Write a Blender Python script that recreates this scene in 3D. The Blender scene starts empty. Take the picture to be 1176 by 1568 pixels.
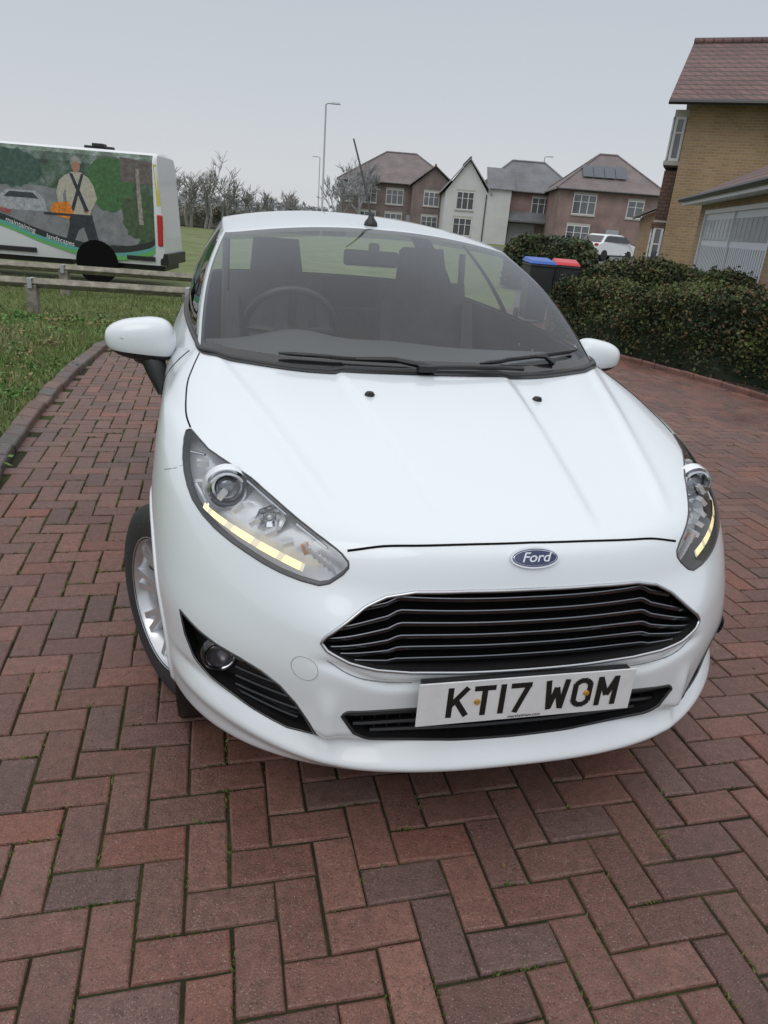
import bpy, bmesh, math, random
import numpy as np
from mathutils import Vector, Matrix, noise
from mathutils.bvhtree import BVHTree
random.seed(7); rng=np.random.default_rng(7)
scn=bpy.context.scene
R=math.radians
# ------------------------------------------------------------------ helpers
def link(o,parent=None):
    scn.collection.objects.link(o)
    if parent: o.parent=parent
    return o
def empty(name,loc=(0,0,0),rz=0,parent=None):
    e=bpy.data.objects.new(name,None); e.empty_display_size=.2; e.location=loc; e.rotation_euler=(0,0,rz); return link(e,parent)
def N(nt,t,**k):
    n=nt.nodes.new(t)
    for a,b in k.items(): setattr(n,a,b)
    return n
def pmat(name,base,rough=.5,metal=0,coat=0,spec=.5,var=0,vscale=5,bump=0,bscale=50,emit=None,estr=0,coatr=.03):
    m=bpy.data.materials.new(name); m.use_nodes=True; nt=m.node_tree; b=nt.nodes["Principled BSDF"]
    b.inputs["Base Color"].default_value=(*base,1); b.inputs["Roughness"].default_value=rough; b.inputs["Metallic"].default_value=metal
    b.inputs["Coat Weight"].default_value=coat; b.inputs["Coat Roughness"].default_value=coatr; b.inputs["Specular IOR Level"].default_value=spec
    if emit: b.inputs["Emission Color"].default_value=(*emit,1); b.inputs["Emission Strength"].default_value=estr
    if var or bump: tc=N(nt,"ShaderNodeTexCoord")
    if var:
        n=N(nt,"ShaderNodeTexNoise"); n.inputs["Scale"].default_value=vscale; n.inputs["Detail"].default_value=6
        nt.links.new(tc.outputs["Object"],n.inputs["Vector"])
        r=N(nt,"ShaderNodeValToRGB"); r.color_ramp.elements[0].position=.3; r.color_ramp.elements[1].position=.7
        r.color_ramp.elements[0].color=(*[c*(1-var) for c in base],1); r.color_ramp.elements[1].color=(*[min(1,c*(1+var)) for c in base],1)
        nt.links.new(n.outputs["Fac"],r.inputs["Fac"]); nt.links.new(r.outputs["Color"],b.inputs["Base Color"])
    if bump:
        n=N(nt,"ShaderNodeTexNoise"); n.inputs["Scale"].default_value=bscale; n.inputs["Detail"].default_value=5
        nt.links.new(tc.outputs["Object"],n.inputs["Vector"])
        bp=N(nt,"ShaderNodeBump"); bp.inputs["Strength"].default_value=bump; bp.inputs["Distance"].default_value=.01
        nt.links.new(n.outputs["Fac"],bp.inputs["Height"]); nt.links.new(bp.outputs["Normal"],b.inputs["Normal"])
    return m
def haze_mix(c,k): return tuple(a*(1-k)+b*k for a,b in zip(c,(.42,.44,.47)))  # distance haze painted into base colours by mixing toward misty grey
def brickmat(name,c1,c2,mortar,bw=.225,rh=.075,ms=.01,rough=.85,zs=1.0,var=.3,haze=0):
    c1,c2,mortar=haze_mix(c1,haze),haze_mix(c2,haze),haze_mix(mortar,haze)
    m=bpy.data.materials.new(name); m.use_nodes=True; nt=m.node_tree; b=nt.nodes["Principled BSDF"]; b.inputs["Roughness"].default_value=rough
    tc=N(nt,"ShaderNodeTexCoord"); s=N(nt,"ShaderNodeSeparateXYZ"); nt.links.new(tc.outputs["Object"],s.inputs[0])
    a=N(nt,"ShaderNodeMath",operation='ADD'); nt.links.new(s.outputs[0],a.inputs[0]); nt.links.new(s.outputs[1],a.inputs[1])
    z=N(nt,"ShaderNodeMath",operation='MULTIPLY'); nt.links.new(s.outputs[2],z.inputs[0]); z.inputs[1].default_value=zs
    c=N(nt,"ShaderNodeCombineXYZ"); nt.links.new(a.outputs[0],c.inputs[0]); nt.links.new(z.outputs[0],c.inputs[1])
    br=N(nt,"ShaderNodeTexBrick"); nt.links.new(c.outputs[0],br.inputs["Vector"])
    br.inputs["Scale"].default_value=1; br.inputs["Brick Width"].default_value=bw; br.inputs["Row Height"].default_value=rh; br.inputs["Mortar Size"].default_value=ms
    br.inputs["Color1"].default_value=(*c1,1); br.inputs["Color2"].default_value=(*c2,1); br.inputs["Mortar"].default_value=(*mortar,1)
    n=N(nt,"ShaderNodeTexNoise"); n.inputs["Scale"].default_value=.7; n.inputs["Detail"].default_value=8; nt.links.new(tc.outputs["Object"],n.inputs["Vector"])
    mr=N(nt,"ShaderNodeMapRange"); mr.inputs[1].default_value=.3; mr.inputs[2].default_value=.7; mr.inputs[3].default_value=1-var; mr.inputs[4].default_value=1+var
    nt.links.new(n.outputs["Fac"],mr.inputs[0])
    mx=N(nt,"ShaderNodeVectorMath",operation='SCALE'); nt.links.new(br.outputs["Color"],mx.inputs[0]); nt.links.new(mr.outputs[0],mx.inputs["Scale"])
    nt.links.new(mx.outputs[0],b.inputs["Base Color"])
    bp=N(nt,"ShaderNodeBump"); bp.inputs["Strength"].default_value=.5; bp.inputs["Distance"].default_value=.01; bp.invert=True
    nt.links.new(br.outputs["Fac"],bp.inputs["Height"]); nt.links.new(bp.outputs["Normal"],b.inputs["Normal"])
    return m
def colmat(name,rough=.7,spec=.3,trans=False):
    m=bpy.data.materials.new(name); m.use_nodes=True; nt=m.node_tree; b=nt.nodes["Principled BSDF"]
    a=N(nt,"ShaderNodeAttribute",attribute_name="col"); nt.links.new(a.outputs["Color"],b.inputs["Base Color"])
    b.inputs["Roughness"].default_value=rough; b.inputs["Specular IOR Level"].default_value=spec
    return m
def glassmat(name,tint,base=.04,rough=0.0):
    m=bpy.data.materials.new(name); m.use_nodes=True; nt=m.node_tree; nt.nodes.clear()
    o=N(nt,"ShaderNodeOutputMaterial"); mx=N(nt,"ShaderNodeMixShader"); t=N(nt,"ShaderNodeBsdfTransparent"); g=N(nt,"ShaderNodeBsdfGlossy")
    t.inputs[0].default_value=(*tint,1); g.inputs["Roughness"].default_value=rough; g.inputs[0].default_value=(.95,.97,1,1)
    lw=N(nt,"ShaderNodeLayerWeight"); lw.inputs[0].default_value=.5
    p=N(nt,"ShaderNodeMath",operation='POWER'); p.inputs[1].default_value=5; nt.links.new(lw.outputs["Facing"],p.inputs[0])
    q=N(nt,"ShaderNodeMath",operation='MULTIPLY_ADD'); q.inputs[1].default_value=.9; q.inputs[2].default_value=base; nt.links.new(p.outputs[0],q.inputs[0])
    nt.links.new(q.outputs[0],mx.inputs[0]); nt.links.new(t.outputs[0],mx.inputs[1]); nt.links.new(g.outputs[0],mx.inputs[2]); nt.links.new(mx.outputs[0],o.inputs[0])
    return m
class MB:
    def __init__(s): s.v=[];s.f=[];s.m=[]
    def add(s,v,f,mi=0):
        b=len(s.v); s.v+= [tuple(p) for p in v]; s.f+=[tuple(b+i for i in q) for q in f]; s.m+=[mi]*len(f)
    def box(s,c,d,mi=0,rot=None,taper=1.0):
        x,y,z=d[0]/2,d[1]/2,d[2]/2
        P=[(-x,-y,-z),(x,-y,-z),(x,y,-z),(-x,y,-z),(-x*taper,-y*taper,z),(x*taper,-y*taper,z),(x*taper,y*taper,z),(-x*taper,y*taper,z)]
        if rot is not None: P=[tuple(rot@Vector(p)) for p in P]
        P=[(p[0]+c[0],p[1]+c[1],p[2]+c[2]) for p in P]
        s.add(P,[(0,3,2,1),(4,5,6,7),(0,1,5,4),(1,2,6,5),(2,3,7,6),(3,0,4,7)],mi)
    def tube(s,pts,r,seg=8,mi=0,closed=False,caps=True):
        pts=[Vector(p) for p in pts]; n=len(pts); rings=[]
        if not hasattr(r,'__len__'): r=[r]*n
        prev=None
        for i,p in enumerate(pts):
            a=pts[(i-1)%n] if (closed or i>0) else p; b=pts[(i+1)%n] if (closed or i<n-1) else p
            t=(b-a); t=t.normalized() if t.length>1e-9 else Vector((0,0,1))
            if prev is None:
                ref=Vector((0,0,1)) if abs(t.z)<.9 else Vector((0,1,0)); u=t.cross(ref).normalized()
            else:
                u=(prev-t*prev.dot(t)); u=u.normalized() if u.length>1e-6 else t.orthogonal().normalized()
            prev=u; w=t.cross(u)
            rings.append([p+(u*math.cos(2*math.pi*k/seg)+w*math.sin(2*math.pi*k/seg))*r[i] for k in range(seg)])
        V=[q for rg in rings for q in rg]; F=[]
        for i in range(n if closed else n-1):
            j=(i+1)%n
            for k in range(seg):
                l=(k+1)%seg; F.append((i*seg+k,j*seg+k,j*seg+l,i*seg+l))
        if not closed and caps: F.append(tuple(range(seg-1,-1,-1)))
        if not closed and caps: F.append(tuple((n-1)*seg+k for k in range(seg)))
        s.add(V,F,mi)
    def lathe(s,prof,seg,mi=0,origin=(0,0,0),axis='x',close=False):
        V=[];F=[]
        for a,r in prof:
            for k in range(seg):
                t=2*math.pi*k/seg
                if axis=='x': V.append((origin[0]+a,origin[1]+r*math.cos(t),origin[2]+r*math.sin(t)))
                elif axis=='y': V.append((origin[0]+r*math.cos(t),origin[1]+a,origin[2]+r*math.sin(t)))
                else: V.append((origin[0]+r*math.cos(t),origin[1]+r*math.sin(t),origin[2]+a))
        for i in range(len(prof)-1):
            for k in range(seg):
                l=(k+1)%seg; F.append((i*seg+k,i*seg+l,(i+1)*seg+l,(i+1)*seg+k))
        s.add(V,F,mi)
    def build(s,name,mats,parent=None,smooth=None,bevel=0,recalc=True,mirror=False):
        me=bpy.data.meshes.new(name); me.from_pydata(s.v,[],s.f)
        for m in (mats if isinstance(mats,(list,tuple)) else [mats]): me.materials.append(m)
        me.polygons.foreach_set("material_index",s.m)
        if recalc:
            bm=bmesh.new(); bm.from_mesh(me); bmesh.ops.recalc_face_normals(bm,faces=bm.faces); bm.to_mesh(me); bm.free()
        if smooth is not None:
            me.shade_smooth()
            if smooth<180: me.set_sharp_from_angle(angle=R(smooth))
        me.update()
        o=link(bpy.data.objects.new(name,me),parent)
        if mirror:
            mm=o.modifiers.new("mir",'MIRROR'); mm.use_clip=False; mm.merge_threshold=.0008
        if bevel:
            bv=o.modifiers.new("bev",'BEVEL'); bv.width=bevel; bv.segments=3; bv.limit_method='ANGLE'; bv.angle_limit=R(35)
        return o
def smooth_poly(P,n=4,closed=True):
    out=[];L=len(P)
    for i in range(L if closed else L-1):
        p0=P[(i-1)%L] if (closed or i>0) else P[i];p1=P[i];p2=P[(i+1)%L];p3=P[(i+2)%L] if (closed or i<L-2) else P[(i+1)%L]
        for k in range(n):
            t=k/n
            out.append(tuple(.5*((2*b)+(-a+c)*t+(2*a-5*b+4*c-d)*t*t+(-a+3*b-3*c+d)*t**3) for a,b,c,d in zip(p0,p1,p2,p3)))
    if not closed: out.append(tuple(P[-1]))
    return out
def inside(P,x,y):
    c=False;n=len(P);j=n-1
    for i in range(n):
        xi,yi=P[i][0],P[i][1];xj,yj=P[j][0],P[j][1]
        if (yi>y)!=(yj>y) and x<(xj-xi)*(y-yi)/(yj-yi)+xi: c=not c
        j=i
    return c
def ss(a,b,x):
    t=min(max((x-a)/(b-a),0),1); return t*t*(3-2*t)
# ------------------------------------------------------------------ materials
def car_paint():
    m=pmat("white_paint",(.69,.735,.765),.32,coat=.85,coatr=.05,spec=.45)
    nt=m.node_tree; b=nt.nodes["Principled BSDF"]; out=[n for n in nt.nodes if n.type=='OUTPUT_MATERIAL'][0]
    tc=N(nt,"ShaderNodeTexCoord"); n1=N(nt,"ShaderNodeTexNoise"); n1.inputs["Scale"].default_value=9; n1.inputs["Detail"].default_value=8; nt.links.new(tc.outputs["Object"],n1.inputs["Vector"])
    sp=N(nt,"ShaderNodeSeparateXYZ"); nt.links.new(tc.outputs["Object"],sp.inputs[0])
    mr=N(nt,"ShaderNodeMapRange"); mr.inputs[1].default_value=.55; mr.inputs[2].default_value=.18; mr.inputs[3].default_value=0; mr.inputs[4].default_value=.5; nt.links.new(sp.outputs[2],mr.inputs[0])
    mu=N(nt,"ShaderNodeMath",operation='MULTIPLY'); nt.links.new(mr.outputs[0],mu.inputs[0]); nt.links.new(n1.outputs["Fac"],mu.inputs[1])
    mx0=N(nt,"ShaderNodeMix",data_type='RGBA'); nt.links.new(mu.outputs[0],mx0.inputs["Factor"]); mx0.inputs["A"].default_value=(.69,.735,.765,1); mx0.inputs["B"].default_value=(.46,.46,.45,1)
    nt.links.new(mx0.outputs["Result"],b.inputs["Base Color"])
    n2=N(nt,"ShaderNodeTexNoise"); n2.inputs["Scale"].default_value=260; nt.links.new(tc.outputs["Object"],n2.inputs["Vector"])
    bp=N(nt,"ShaderNodeBump"); bp.inputs["Strength"].default_value=.03; bp.inputs["Distance"].default_value=.001; nt.links.new(n2.outputs["Fac"],bp.inputs["Height"]); nt.links.new(bp.outputs["Normal"],b.inputs["Coat Normal"])
    d=N(nt,"ShaderNodeBsdfPrincipled"); d.inputs["Base Color"].default_value=(.12,.12,.12,1); d.inputs["Roughness"].default_value=.8
    g=N(nt,"ShaderNodeNewGeometry"); mx=N(nt,"ShaderNodeMixShader")
    nt.links.new(g.outputs["Backfacing"],mx.inputs[0]); nt.links.new(b.outputs[0],mx.inputs[1]); nt.links.new(d.outputs[0],mx.inputs[2]); nt.links.new(mx.outputs[0],out.inputs[0])
    return m
M_paint=car_paint()
M_white=pmat("white_plain",(.70,.72,.74),.35,coat=.6)
M_black=pmat("black_plastic",(.014,.014,.015),.42)
M_gloss=pmat("gloss_black",(.010,.010,.011),.14,coat=.5)
M_rubber=pmat("rubber",(.022,.022,.023),.75,bump=.3,bscale=80)
M_seam=pmat("seam_shadow",(.006,.006,.006),.9,spec=.1)
M_groove_shade=pmat("bumper_groove_shade",(.22,.23,.24),.8,spec=.1)  # grey that paints the shade line below the grille surround
M_rimline=pmat("lamp_gasket",(.05,.05,.055),.5)
M_chrome=pmat("chrome",(.72,.73,.75),.12,metal=1)
M_rimchrome=pmat("grille_surround_chrome",(.48,.49,.51),.18,metal=1)
M_dchrome=pmat("satin_chrome",(.25,.26,.28),.3,metal=1)
M_silver=pmat("lamp_silver",(.78,.80,.82),.22,metal=.35)
M_alloy=pmat("alloy",(.62,.63,.65),.25,metal=.7,var=.08,vscale=20)
M_glass=glassmat("windscreen_glass",(.82,.85,.85),.06)
M_band=glassmat("shade_band_glass",(.30,.33,.35),.07)
M_cover=glassmat("lamp_cover_glass",(.95,.96,.97),.05)
M_dark=pmat("dark_interior",(.030,.031,.034),.75,var=.2,vscale=15)
M_seat=pmat("seat_fabric",(.060,.062,.068),.9,var=.3,vscale=12)
M_lens=pmat("projector_lens",(.18,.19,.21),.04,coat=1,metal=.5)
M_amber=pmat("amber_lens",(.62,.30,.18),.25,coat=.6)
M_red=pmat("red_lens",(.45,.015,.015),.2,coat=.8)
M_led=pmat("led_strip",(1,.85,.5),.4,emit=(1,.74,.34),estr=.75)
M_navy=pmat("badge_navy",(.008,.02,.09),.2,coat=1)
M_plate=pmat("plate_white",(.66,.67,.68),.35,coat=.4,var=.05,vscale=30)
M_ink=pmat("plate_ink",(.006,.006,.006),.5)
M_winglass=pmat("house_glass",(.09,.10,.11),.08,spec=.8,coat=.5)
M_upvc=pmat("white_upvc",(.66,.67,.68),.4)
# ================================================================== CAR
OX,OY,YAW=.352,1.3478,R(14.571)
car=empty("parked_car",(OX,OY,0),YAW)
keys=np.array([(.16,.215,.75,.20,.80,2.55),(.07,.226,.80,.205,.82,2.6),(.016,.245,.832,.235,.84,2.65),(.006,.285,.845,.28,.85,2.65),
(.010,.35,.852,.35,.86,2.65),(.012,.42,.856,.42,.86,2.65),(.006,.52,.860,.52,.87,2.62),(.014,.62,.860,.61,.90,2.5),
(.034,.70,.857,.68,.93,2.42),(.056,.762,.850,.745,.95,2.33),(.078,.794,.845,.79,.97,2.25),(.118,.814,.838,.835,1.0,2.2),
(.22,.842,.825,.885,1.05,2.2),(.40,.880,.805,.915,1.12,2.3),(.65,.928,.780,.945,1.17,2.4),(.88,.963,.750,.975,1.22,2.4),(1.02,.980,.725,1.0,1.28,2.45)])
rise=np.array([0,0,0,0,0,0,0,.005,.008,.012,.02,.028,.035,.042,.045,.05,.05])
bul=np.array([0,0,0,0,0,0,0,0,0,.004,.008,.015,.022,.035,.045,.055,.06])
y1k=np.array([3.80,3.88,3.93,3.95,3.955,3.96,3.96,3.95,3.93,3.91,3.90,3.89,3.88,3.87,3.86,3.84,3.80])
def kint(r,A=keys):
    i=int(min(max(math.floor(r),0),len(A)-2)); t=r-i
    p0=A[max(i-1,0)];p1=A[i];p2=A[i+1];p3=A[min(i+2,len(A)-1)]
    return .5*((2*p1)+(-p0+p2)*t+(2*p0-5*p1+4*p2-p3)*t*t+(-p0+3*p1-3*p2+p3)*t**3)
def bodypt(rr,kind,t):
    y0,z0,W,zs,Ys,n=kint(rr)
    if kind=='f':
        ph=t*math.pi/2
        cx=max(math.cos(ph),0)**(2/n); g=1-cx if t<1 else 1
        x=W*math.sin(ph)**(2/n); y=y0+(Ys-y0)*g; z=z0+(zs-z0)*g
        if rr>10.6:
            k=ss(10.6,12,rr)
            xc=.165+.118*y
            z-=k*.008*ss(-.006,.018,x-xc)*(1-ss(.08,.3,x-xc))
            xd=.36+.27*y
            z+=k*.006*math.exp(-((x-xd)/.022)**2)
        if rr<8.5:
            y-=.030*math.exp(-((x-.44)/.13)**2)*ss(.30,.38,z)*(1-ss(.60,.72,z))
        if rr<7:
            zl=.283+.05*ss(.35,.8,x)
            y-=(.028-.010*ss(.45,.7,x))*math.exp(-((z-zl)/.024)**2)*(1-ss(.74,.84,x))
            y+=.016*math.exp(-((z-zl-.050)/.016)**2)*(1-ss(.70,.82,x))
            y-=.014*math.exp(-((x-.445)/.020)**2)*ss(.27,.33,z)*(1-ss(.42,.50,z))
            # step under the upper grille surround
            y+=.010*math.exp(-((z-(.500+.05*ss(.3,.46,x)))/.012)**2)*(1-ss(.42,.50,x))
        return (x,y,z)
    ri=float(kint(rr,rise[:,None])[0]); bu=float(kint(rr,bul[:,None])[0])
    if kind=='s':
        y=Ys+(3.25-Ys)*t
        return (W+bu*math.sin(math.pi*min(t*1.1,1)), y, zs+ri*t)
    y1=float(kint(rr,y1k[:,None])[0]); ph=t*math.pi/2; e=2/2.8
    return ((W)*max(math.cos(ph),0)**e if t<1 else 0, 3.25+(y1-3.25)*math.sin(ph)**e, zs+ri)
colspec=[('f',1-(1-w)**1.35) for w in np.linspace(0,1,140)]+[('s',t) for t in np.linspace(0,1,61)[1:]]+[('r',t) for t in np.linspace(0,1,26)[1:]]
rows=[]
for i in range(16):
    k=12 if i<2 else (16 if i<11 else 18)
    rows+=[i+j/k for j in range(k)]
rows.append(16)
V=[bodypt(r,*c) for r in rows for c in colspec]; nc=len(colspec)
F=[(j*nc+i,j*nc+i+1,(j+1)*nc+i+1,(j+1)*nc+i) for j in range(len(rows)-1) for i in range(nc-1)]
bvh=BVHTree.FromPolygons([Vector(v) for v in V],F)
def S(x,z,off=0.0):
    h=bvh.ray_cast(Vector((abs(x),-1,z)),Vector((0,1,0)))
    if h[0] is None: h=bvh.find_nearest(Vector((abs(x),.4,z)))
    p=h[0].copy(); n=h[1].copy()
    if n.y>0: n=-n
    if x<0: p.x=-p.x; n.x=-n.x
    return p+n*off,n
def T(x,y,off=0.0):
    h=bvh.ray_cast(Vector((abs(x),y,3)),Vector((0,0,-1)))
    p=h[0].copy(); n=h[1].copy()
    if n.z<0: n=-n
    if x<0: p.x=-p.x; n.x=-n.x
    return p+n*off,n
bm=bmesh.new()
bv_=[bm.verts.new(v) for v in V]
for f in F: 
    try: bm.faces.new([bv_[i] for i in f])
    except ValueError: pass
bmesh.ops.remove_doubles(bm,verts=bm.verts,dist=1e-5)
def cut(poly,ax,cond=lambda c:True):
    xs=[p[0] for p in poly]; zs_=[p[1] for p in poly]
    m=.04; cand=set()
    for f in bm.faces:
        c=f.calc_center_median()
        if min(xs)-m<c[ax[0]]<max(xs)+m and min(zs_)-m<c[ax[1]]<max(zs_)+m and cond(c): cand.add(f)
    n=len(poly)
    for i in range(n):
        a=poly[i];b=poly[(i+1)%n]; dx=b[0]-a[0];dz=b[1]-a[1];L2=dx*dx+dz*dz
        if L2<1e-10: continue
        near=[]
        for f in cand:
            if not f.is_valid: continue
            c=f.calc_center_median(); t=min(max(((c[ax[0]]-a[0])*dx+(c[ax[1]]-a[1])*dz)/L2,0),1)
            if (a[0]+dx*t-c[ax[0]])**2+(a[1]+dz*t-c[ax[1]])**2<.022**2: near.append(f)
        if not near: continue
        co=[0,0,0];no=[0,0,0]; co[ax[0]]=a[0];co[ax[1]]=a[1]; no[ax[0]]=dz;no[ax[1]]=-dx
        es=set(e for f in near for e in f.edges); vs=set(v for f in near for v in f.verts)
        r=bmesh.ops.bisect_plane(bm,geom=near+list(es)+list(vs),dist=1e-5,plane_co=co,plane_no=no)
        for g in r['geom']:
            if isinstance(g,bmesh.types.BMFace): cand.add(g)
    ins=[]
    for f in cand:
        if f.is_valid:
            c=f.calc_center_median()
            if inside(poly,c[ax[0]],c[ax[1]]): ins.append(f)
    idx={};pv=[];pf=[];ec={}
    for f in ins:
        q=[]
        for v in f.verts:
            if v not in idx: idx[v]=len(pv); pv.append(v.co.copy())
            q.append(idx[v])
        pf.append(tuple(q))
        for k in range(len(q)):
            e=(q[k],q[(k+1)%len(q)]); key=(min(e),max(e)); ec.setdefault(key,[]).append(e)
    bnd=[e[0] for e in ec.values() if len(e)==1 and not (pv[e[0][0]].x<1e-4 and pv[e[0][1]].x<1e-4)]
    bmesh.ops.delete(bm,geom=ins,context='FACES')
    nxt={a:b for a,b in bnd}; starts=[a for a in nxt if a not in set(nxt.values())]
    s=starts[0] if starts else (bnd[0][0] if bnd else None); loop=[]
    cur=s
    while cur is not None and len(loop)<5000:
        loop.append(pv[cur].copy()); cur=nxt.get(cur)
        if cur==s: break
    return pv,pf,bnd,loop,bool(starts)
def recess(name,res,off,mats_,tubeR,rimmat,cover=None,rimoff=0.0):
    pv,pf,bnd,loop,open_=res
    mb=MB(); o=Vector(off)
    mb.add([p+o for p in pv],pf,0)
    b=len(pv); vv=[p for p in pv]+[p+o for p in pv]
    mb.add(vv,[(a2,a1,a1+b,a2+b) for a1,a2 in bnd],1)
    mb.build(name+"_recess",mats_,car,smooth=40,recalc=False,mirror=True)
    if tubeR:
        st=loop[::2] if len(loop)>20 else loop
        if open_ and st[-1]!=loop[-1]: st=st+[loop[-1]]
        mb=MB(); mb.tube([p+Vector((0,-rimoff,0)) for p in st],tubeR,8,0,closed=not open_,caps=False); mb.build(name+"_rim",rimmat,car,smooth=180,mirror=True)
    if cover:
        mb=MB(); mb.add(pv,pf,0); mb.build(name+"_cover",cover,car,smooth=180,recalc=False,mirror=True)
lampP=[(.748,.876),(.755,.848),(.752,.815),(.730,.776),(.680,.747),(.609,.725),(.543,.708),(.464,.700),(.431,.715),(.402,.742),(.410,.764),(.448,.786),(.509,.812),(.571,.836),(.613,.849),(.690,.863),(.725,.876)]
lampS=smooth_poly(lampP,2)
ugrP=[(-.2,.715),(0,.715),(.15,.714),(.265,.709),(.325,.696),(.37,.674),(.415,.640),(.452,.612),(.463,.597),(.450,.581),(.405,.560),(.345,.544),(.27,.534),(.15,.530),(0,.529),(-.2,.529)]
lgrP=[(-.2,.432),(0,.432),(.40,.432),(.414,.422),(.385,.376),(.345,.350),(.30,.340),(.15,.331),(0,.329),(-.2,.329)]
fogP=[(.764,.523),(.72,.508),(.682,.500),(.63,.494),(.583,.483),(.545,.463),(.512,.430),(.480,.384),(.459,.347),(.480,.340),(.524,.341),(.61,.360),(.683,.386),(.732,.420),(.753,.468)]
r_l=cut(lampS,(0,2),lambda c:c.y<1.05)
r_u=cut(ugrP,(0,2),lambda c:c.y<.6)
r_g=cut(lgrP,(0,2),lambda c:c.y<.6)
r_f=cut(fogP,(0,2),lambda c:c.y<.7)
for wy in (.80,3.29):
    circ=[(wy+.352*math.cos(a),.30+.352*math.sin(a)) for a in np.linspace(0,2*math.pi,41)[:-1]]
    r_w=cut(circ,(1,2),lambda c:c.x>.5)
    mb=MB()
    arc=[(wy+.352*math.cos(a),.30+.352*math.sin(a)) for a in np.linspace(-.2,math.pi+.2,40)]
    lp=[]
    for (yy,zz) in arc:
        h=bvh.ray_cast(Vector((2,yy,zz)),Vector((-1,0,0)))
        if h[0]: lp.append(h[0]+Vector((-.002,0,0)))
    if len(lp)>2:
        mb.tube(lp,.007,6); mb.build("arch_lip",M_paint,car,smooth=180,mirror=True)
    mb=MB()
    mb.lathe([(.40,.36),(.79,.356)],40,0,(0,wy,.30),'x'); mb.build("arch_liner",M_black,car,smooth=180,mirror=True,recalc=False)
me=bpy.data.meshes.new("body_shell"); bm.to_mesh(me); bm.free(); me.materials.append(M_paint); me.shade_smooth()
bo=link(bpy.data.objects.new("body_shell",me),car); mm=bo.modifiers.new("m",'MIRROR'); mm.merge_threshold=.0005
recess("headlamp",r_l,(-.015,.075,-.03),[M_silver,M_rimline],.0022,M_rimline,M_cover)
recess("upper_grille",r_u,(0,.06,0),[M_seam,M_black],.0042,M_rimchrome,rimoff=.002)
recess("lower_grille",r_g,(0,.06,0),[M_seam,M_black],.004,M_black)
recess("fog_recess",r_f,(-.01,.055,0),[M_black,M_black],.003,M_gloss)
# grille bars
mb=MB()
for k,(zb,sl) in enumerate([(.690,.26),(.664,.26),(.638,.22),(.611,.16),(.585,.08),(.558,-.04)]):
    pts=[]
    for x in np.linspace(-.46,.46,93):
        z=zb-max(0,abs(x)-.29)*sl - .005*ss(.30,.32,abs(x))
        if inside(ugrP,abs(x),z): pts.append(S(x,z)[0]+Vector((0,.018,0)))
    if len(pts)>3:
        mb.tube(pts,.0019,6,0)
        q=[p+Vector((0,.001,-.002)) for p in pts]; q2=[p+Vector((0,.002,-.010)) for p in pts]; w=[p+Vector((0,.03,-.016)) for p in pts]; n=len(pts)
        mb.add(q+q2+w,[(i,i+1,n+i+1,n+i) for i in range(n-1)]+[(n+i,n+i+1,2*n+i+1,2*n+i) for i in range(n-1)],1)
mb.build("grille_bars",[M_dchrome,M_gloss],car,smooth=50)
mb=MB()
for zb in (.352,.378,.404):
    pts=[]
    for x in np.linspace(-.41,.41,60):
        if inside(lgrP,abs(x),zb): pts.append(S(x,zb)[0]+Vector((0,.03,0)))
    if len(pts)>3: mb.tube(pts,.006,6,0)
for x in np.linspace(-.36,.36,25):
    p=S(x,.385)[0]+Vector((0,.045,0)); mb.box(p,(.004,.01,.10))
mb.build("lower_grille_bars",M_black,car,smooth=50)
# fog lamp
mb=MB()
fc,fn=S(.675,.455); fc=fc+Vector((-.004,.026,0))
mb.lathe([(.012,.046),(-.004,.043),(-.008,.038),(-.004,.035)],28,0,fc,'y')
mb.lathe([(-.006,.0345),(-.009,.033),(-.006,.031)],28,3,fc,'y')
mb.lathe([(-.004,.031),(.006,.028),(.02,.016),(.024,.001)],28,1,fc,'y')
mb.lathe([(-.010,.001),(-.009,.013),(-.006,.024),(-.003,.031)],28,2,fc,'y')
for k in range(5):
    zc=.370+.025*k; pts=[]
    for x in np.linspace(.50,.635,12):
        if inside(fogP,x,zc): pts.append(S(x,zc)[0]+Vector((0,.03,0)))
    if len(pts)>2: mb.tube(pts,.004,6,0)
mb.build("fog_lamp",[M_gloss,pmat("fog_bowl",(.12,.12,.13),.25,metal=.6),M_cover,M_chrome],car,smooth=50,mirror=True,recalc=False)
# headlamp internals
mb=MB()
def sph(c,r,mi,sy=1.0):
    prof=[(-r*sy*math.cos(a),max(r*math.sin(a),1e-4)) for a in np.linspace(0,math.pi,12)]; mb.lathe(prof,24,mi,c,'y')
pc=Vector((.648,.430,.806))
mb.lathe([(.05,.047),(0,.048),(-.012,.046),(-.014,.041),(0,.036),(.02,.034)],32,0,pc,'y')
sph(pc+Vector((0,.010,0)),.031,1,.7)
mb.lathe([(-.006,.053),(.004,.056),(.02,.058)],32,4,pc,'y')
rc=Vector((.555,.300,.782))
for k in range(8):
    a=2*math.pi*k/8
    mb.box(rc+Vector((.020*math.cos(a),.012,.020*math.sin(a))),(.014,.004,.014),0,Matrix.Rotation(a,3,'Y')@Matrix.Rotation(R(35),3,'Z'))
mb.lathe([(-.006,.036),(.0,.034),(.02,.026),(.03,.010),(.03,.001)],8,4,rc,'y'); sph(rc+Vector((0,.010,0)),.007,4)
ic=S(.478,.752)[0]+Vector((0,.020,0))
mb.box(ic+Vector((.006,.01,.004)),(.018,.012,.024),3,Matrix.Rotation(R(20),3,'Y'))
for k in range(6):
    p=S(.432+.010*k,.728+.006*k)[0]+Vector((0,.022,0)); mb.box(p,(.006,.012,.030),4,Matrix.Rotation(R(25),3,'Y'))
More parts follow.
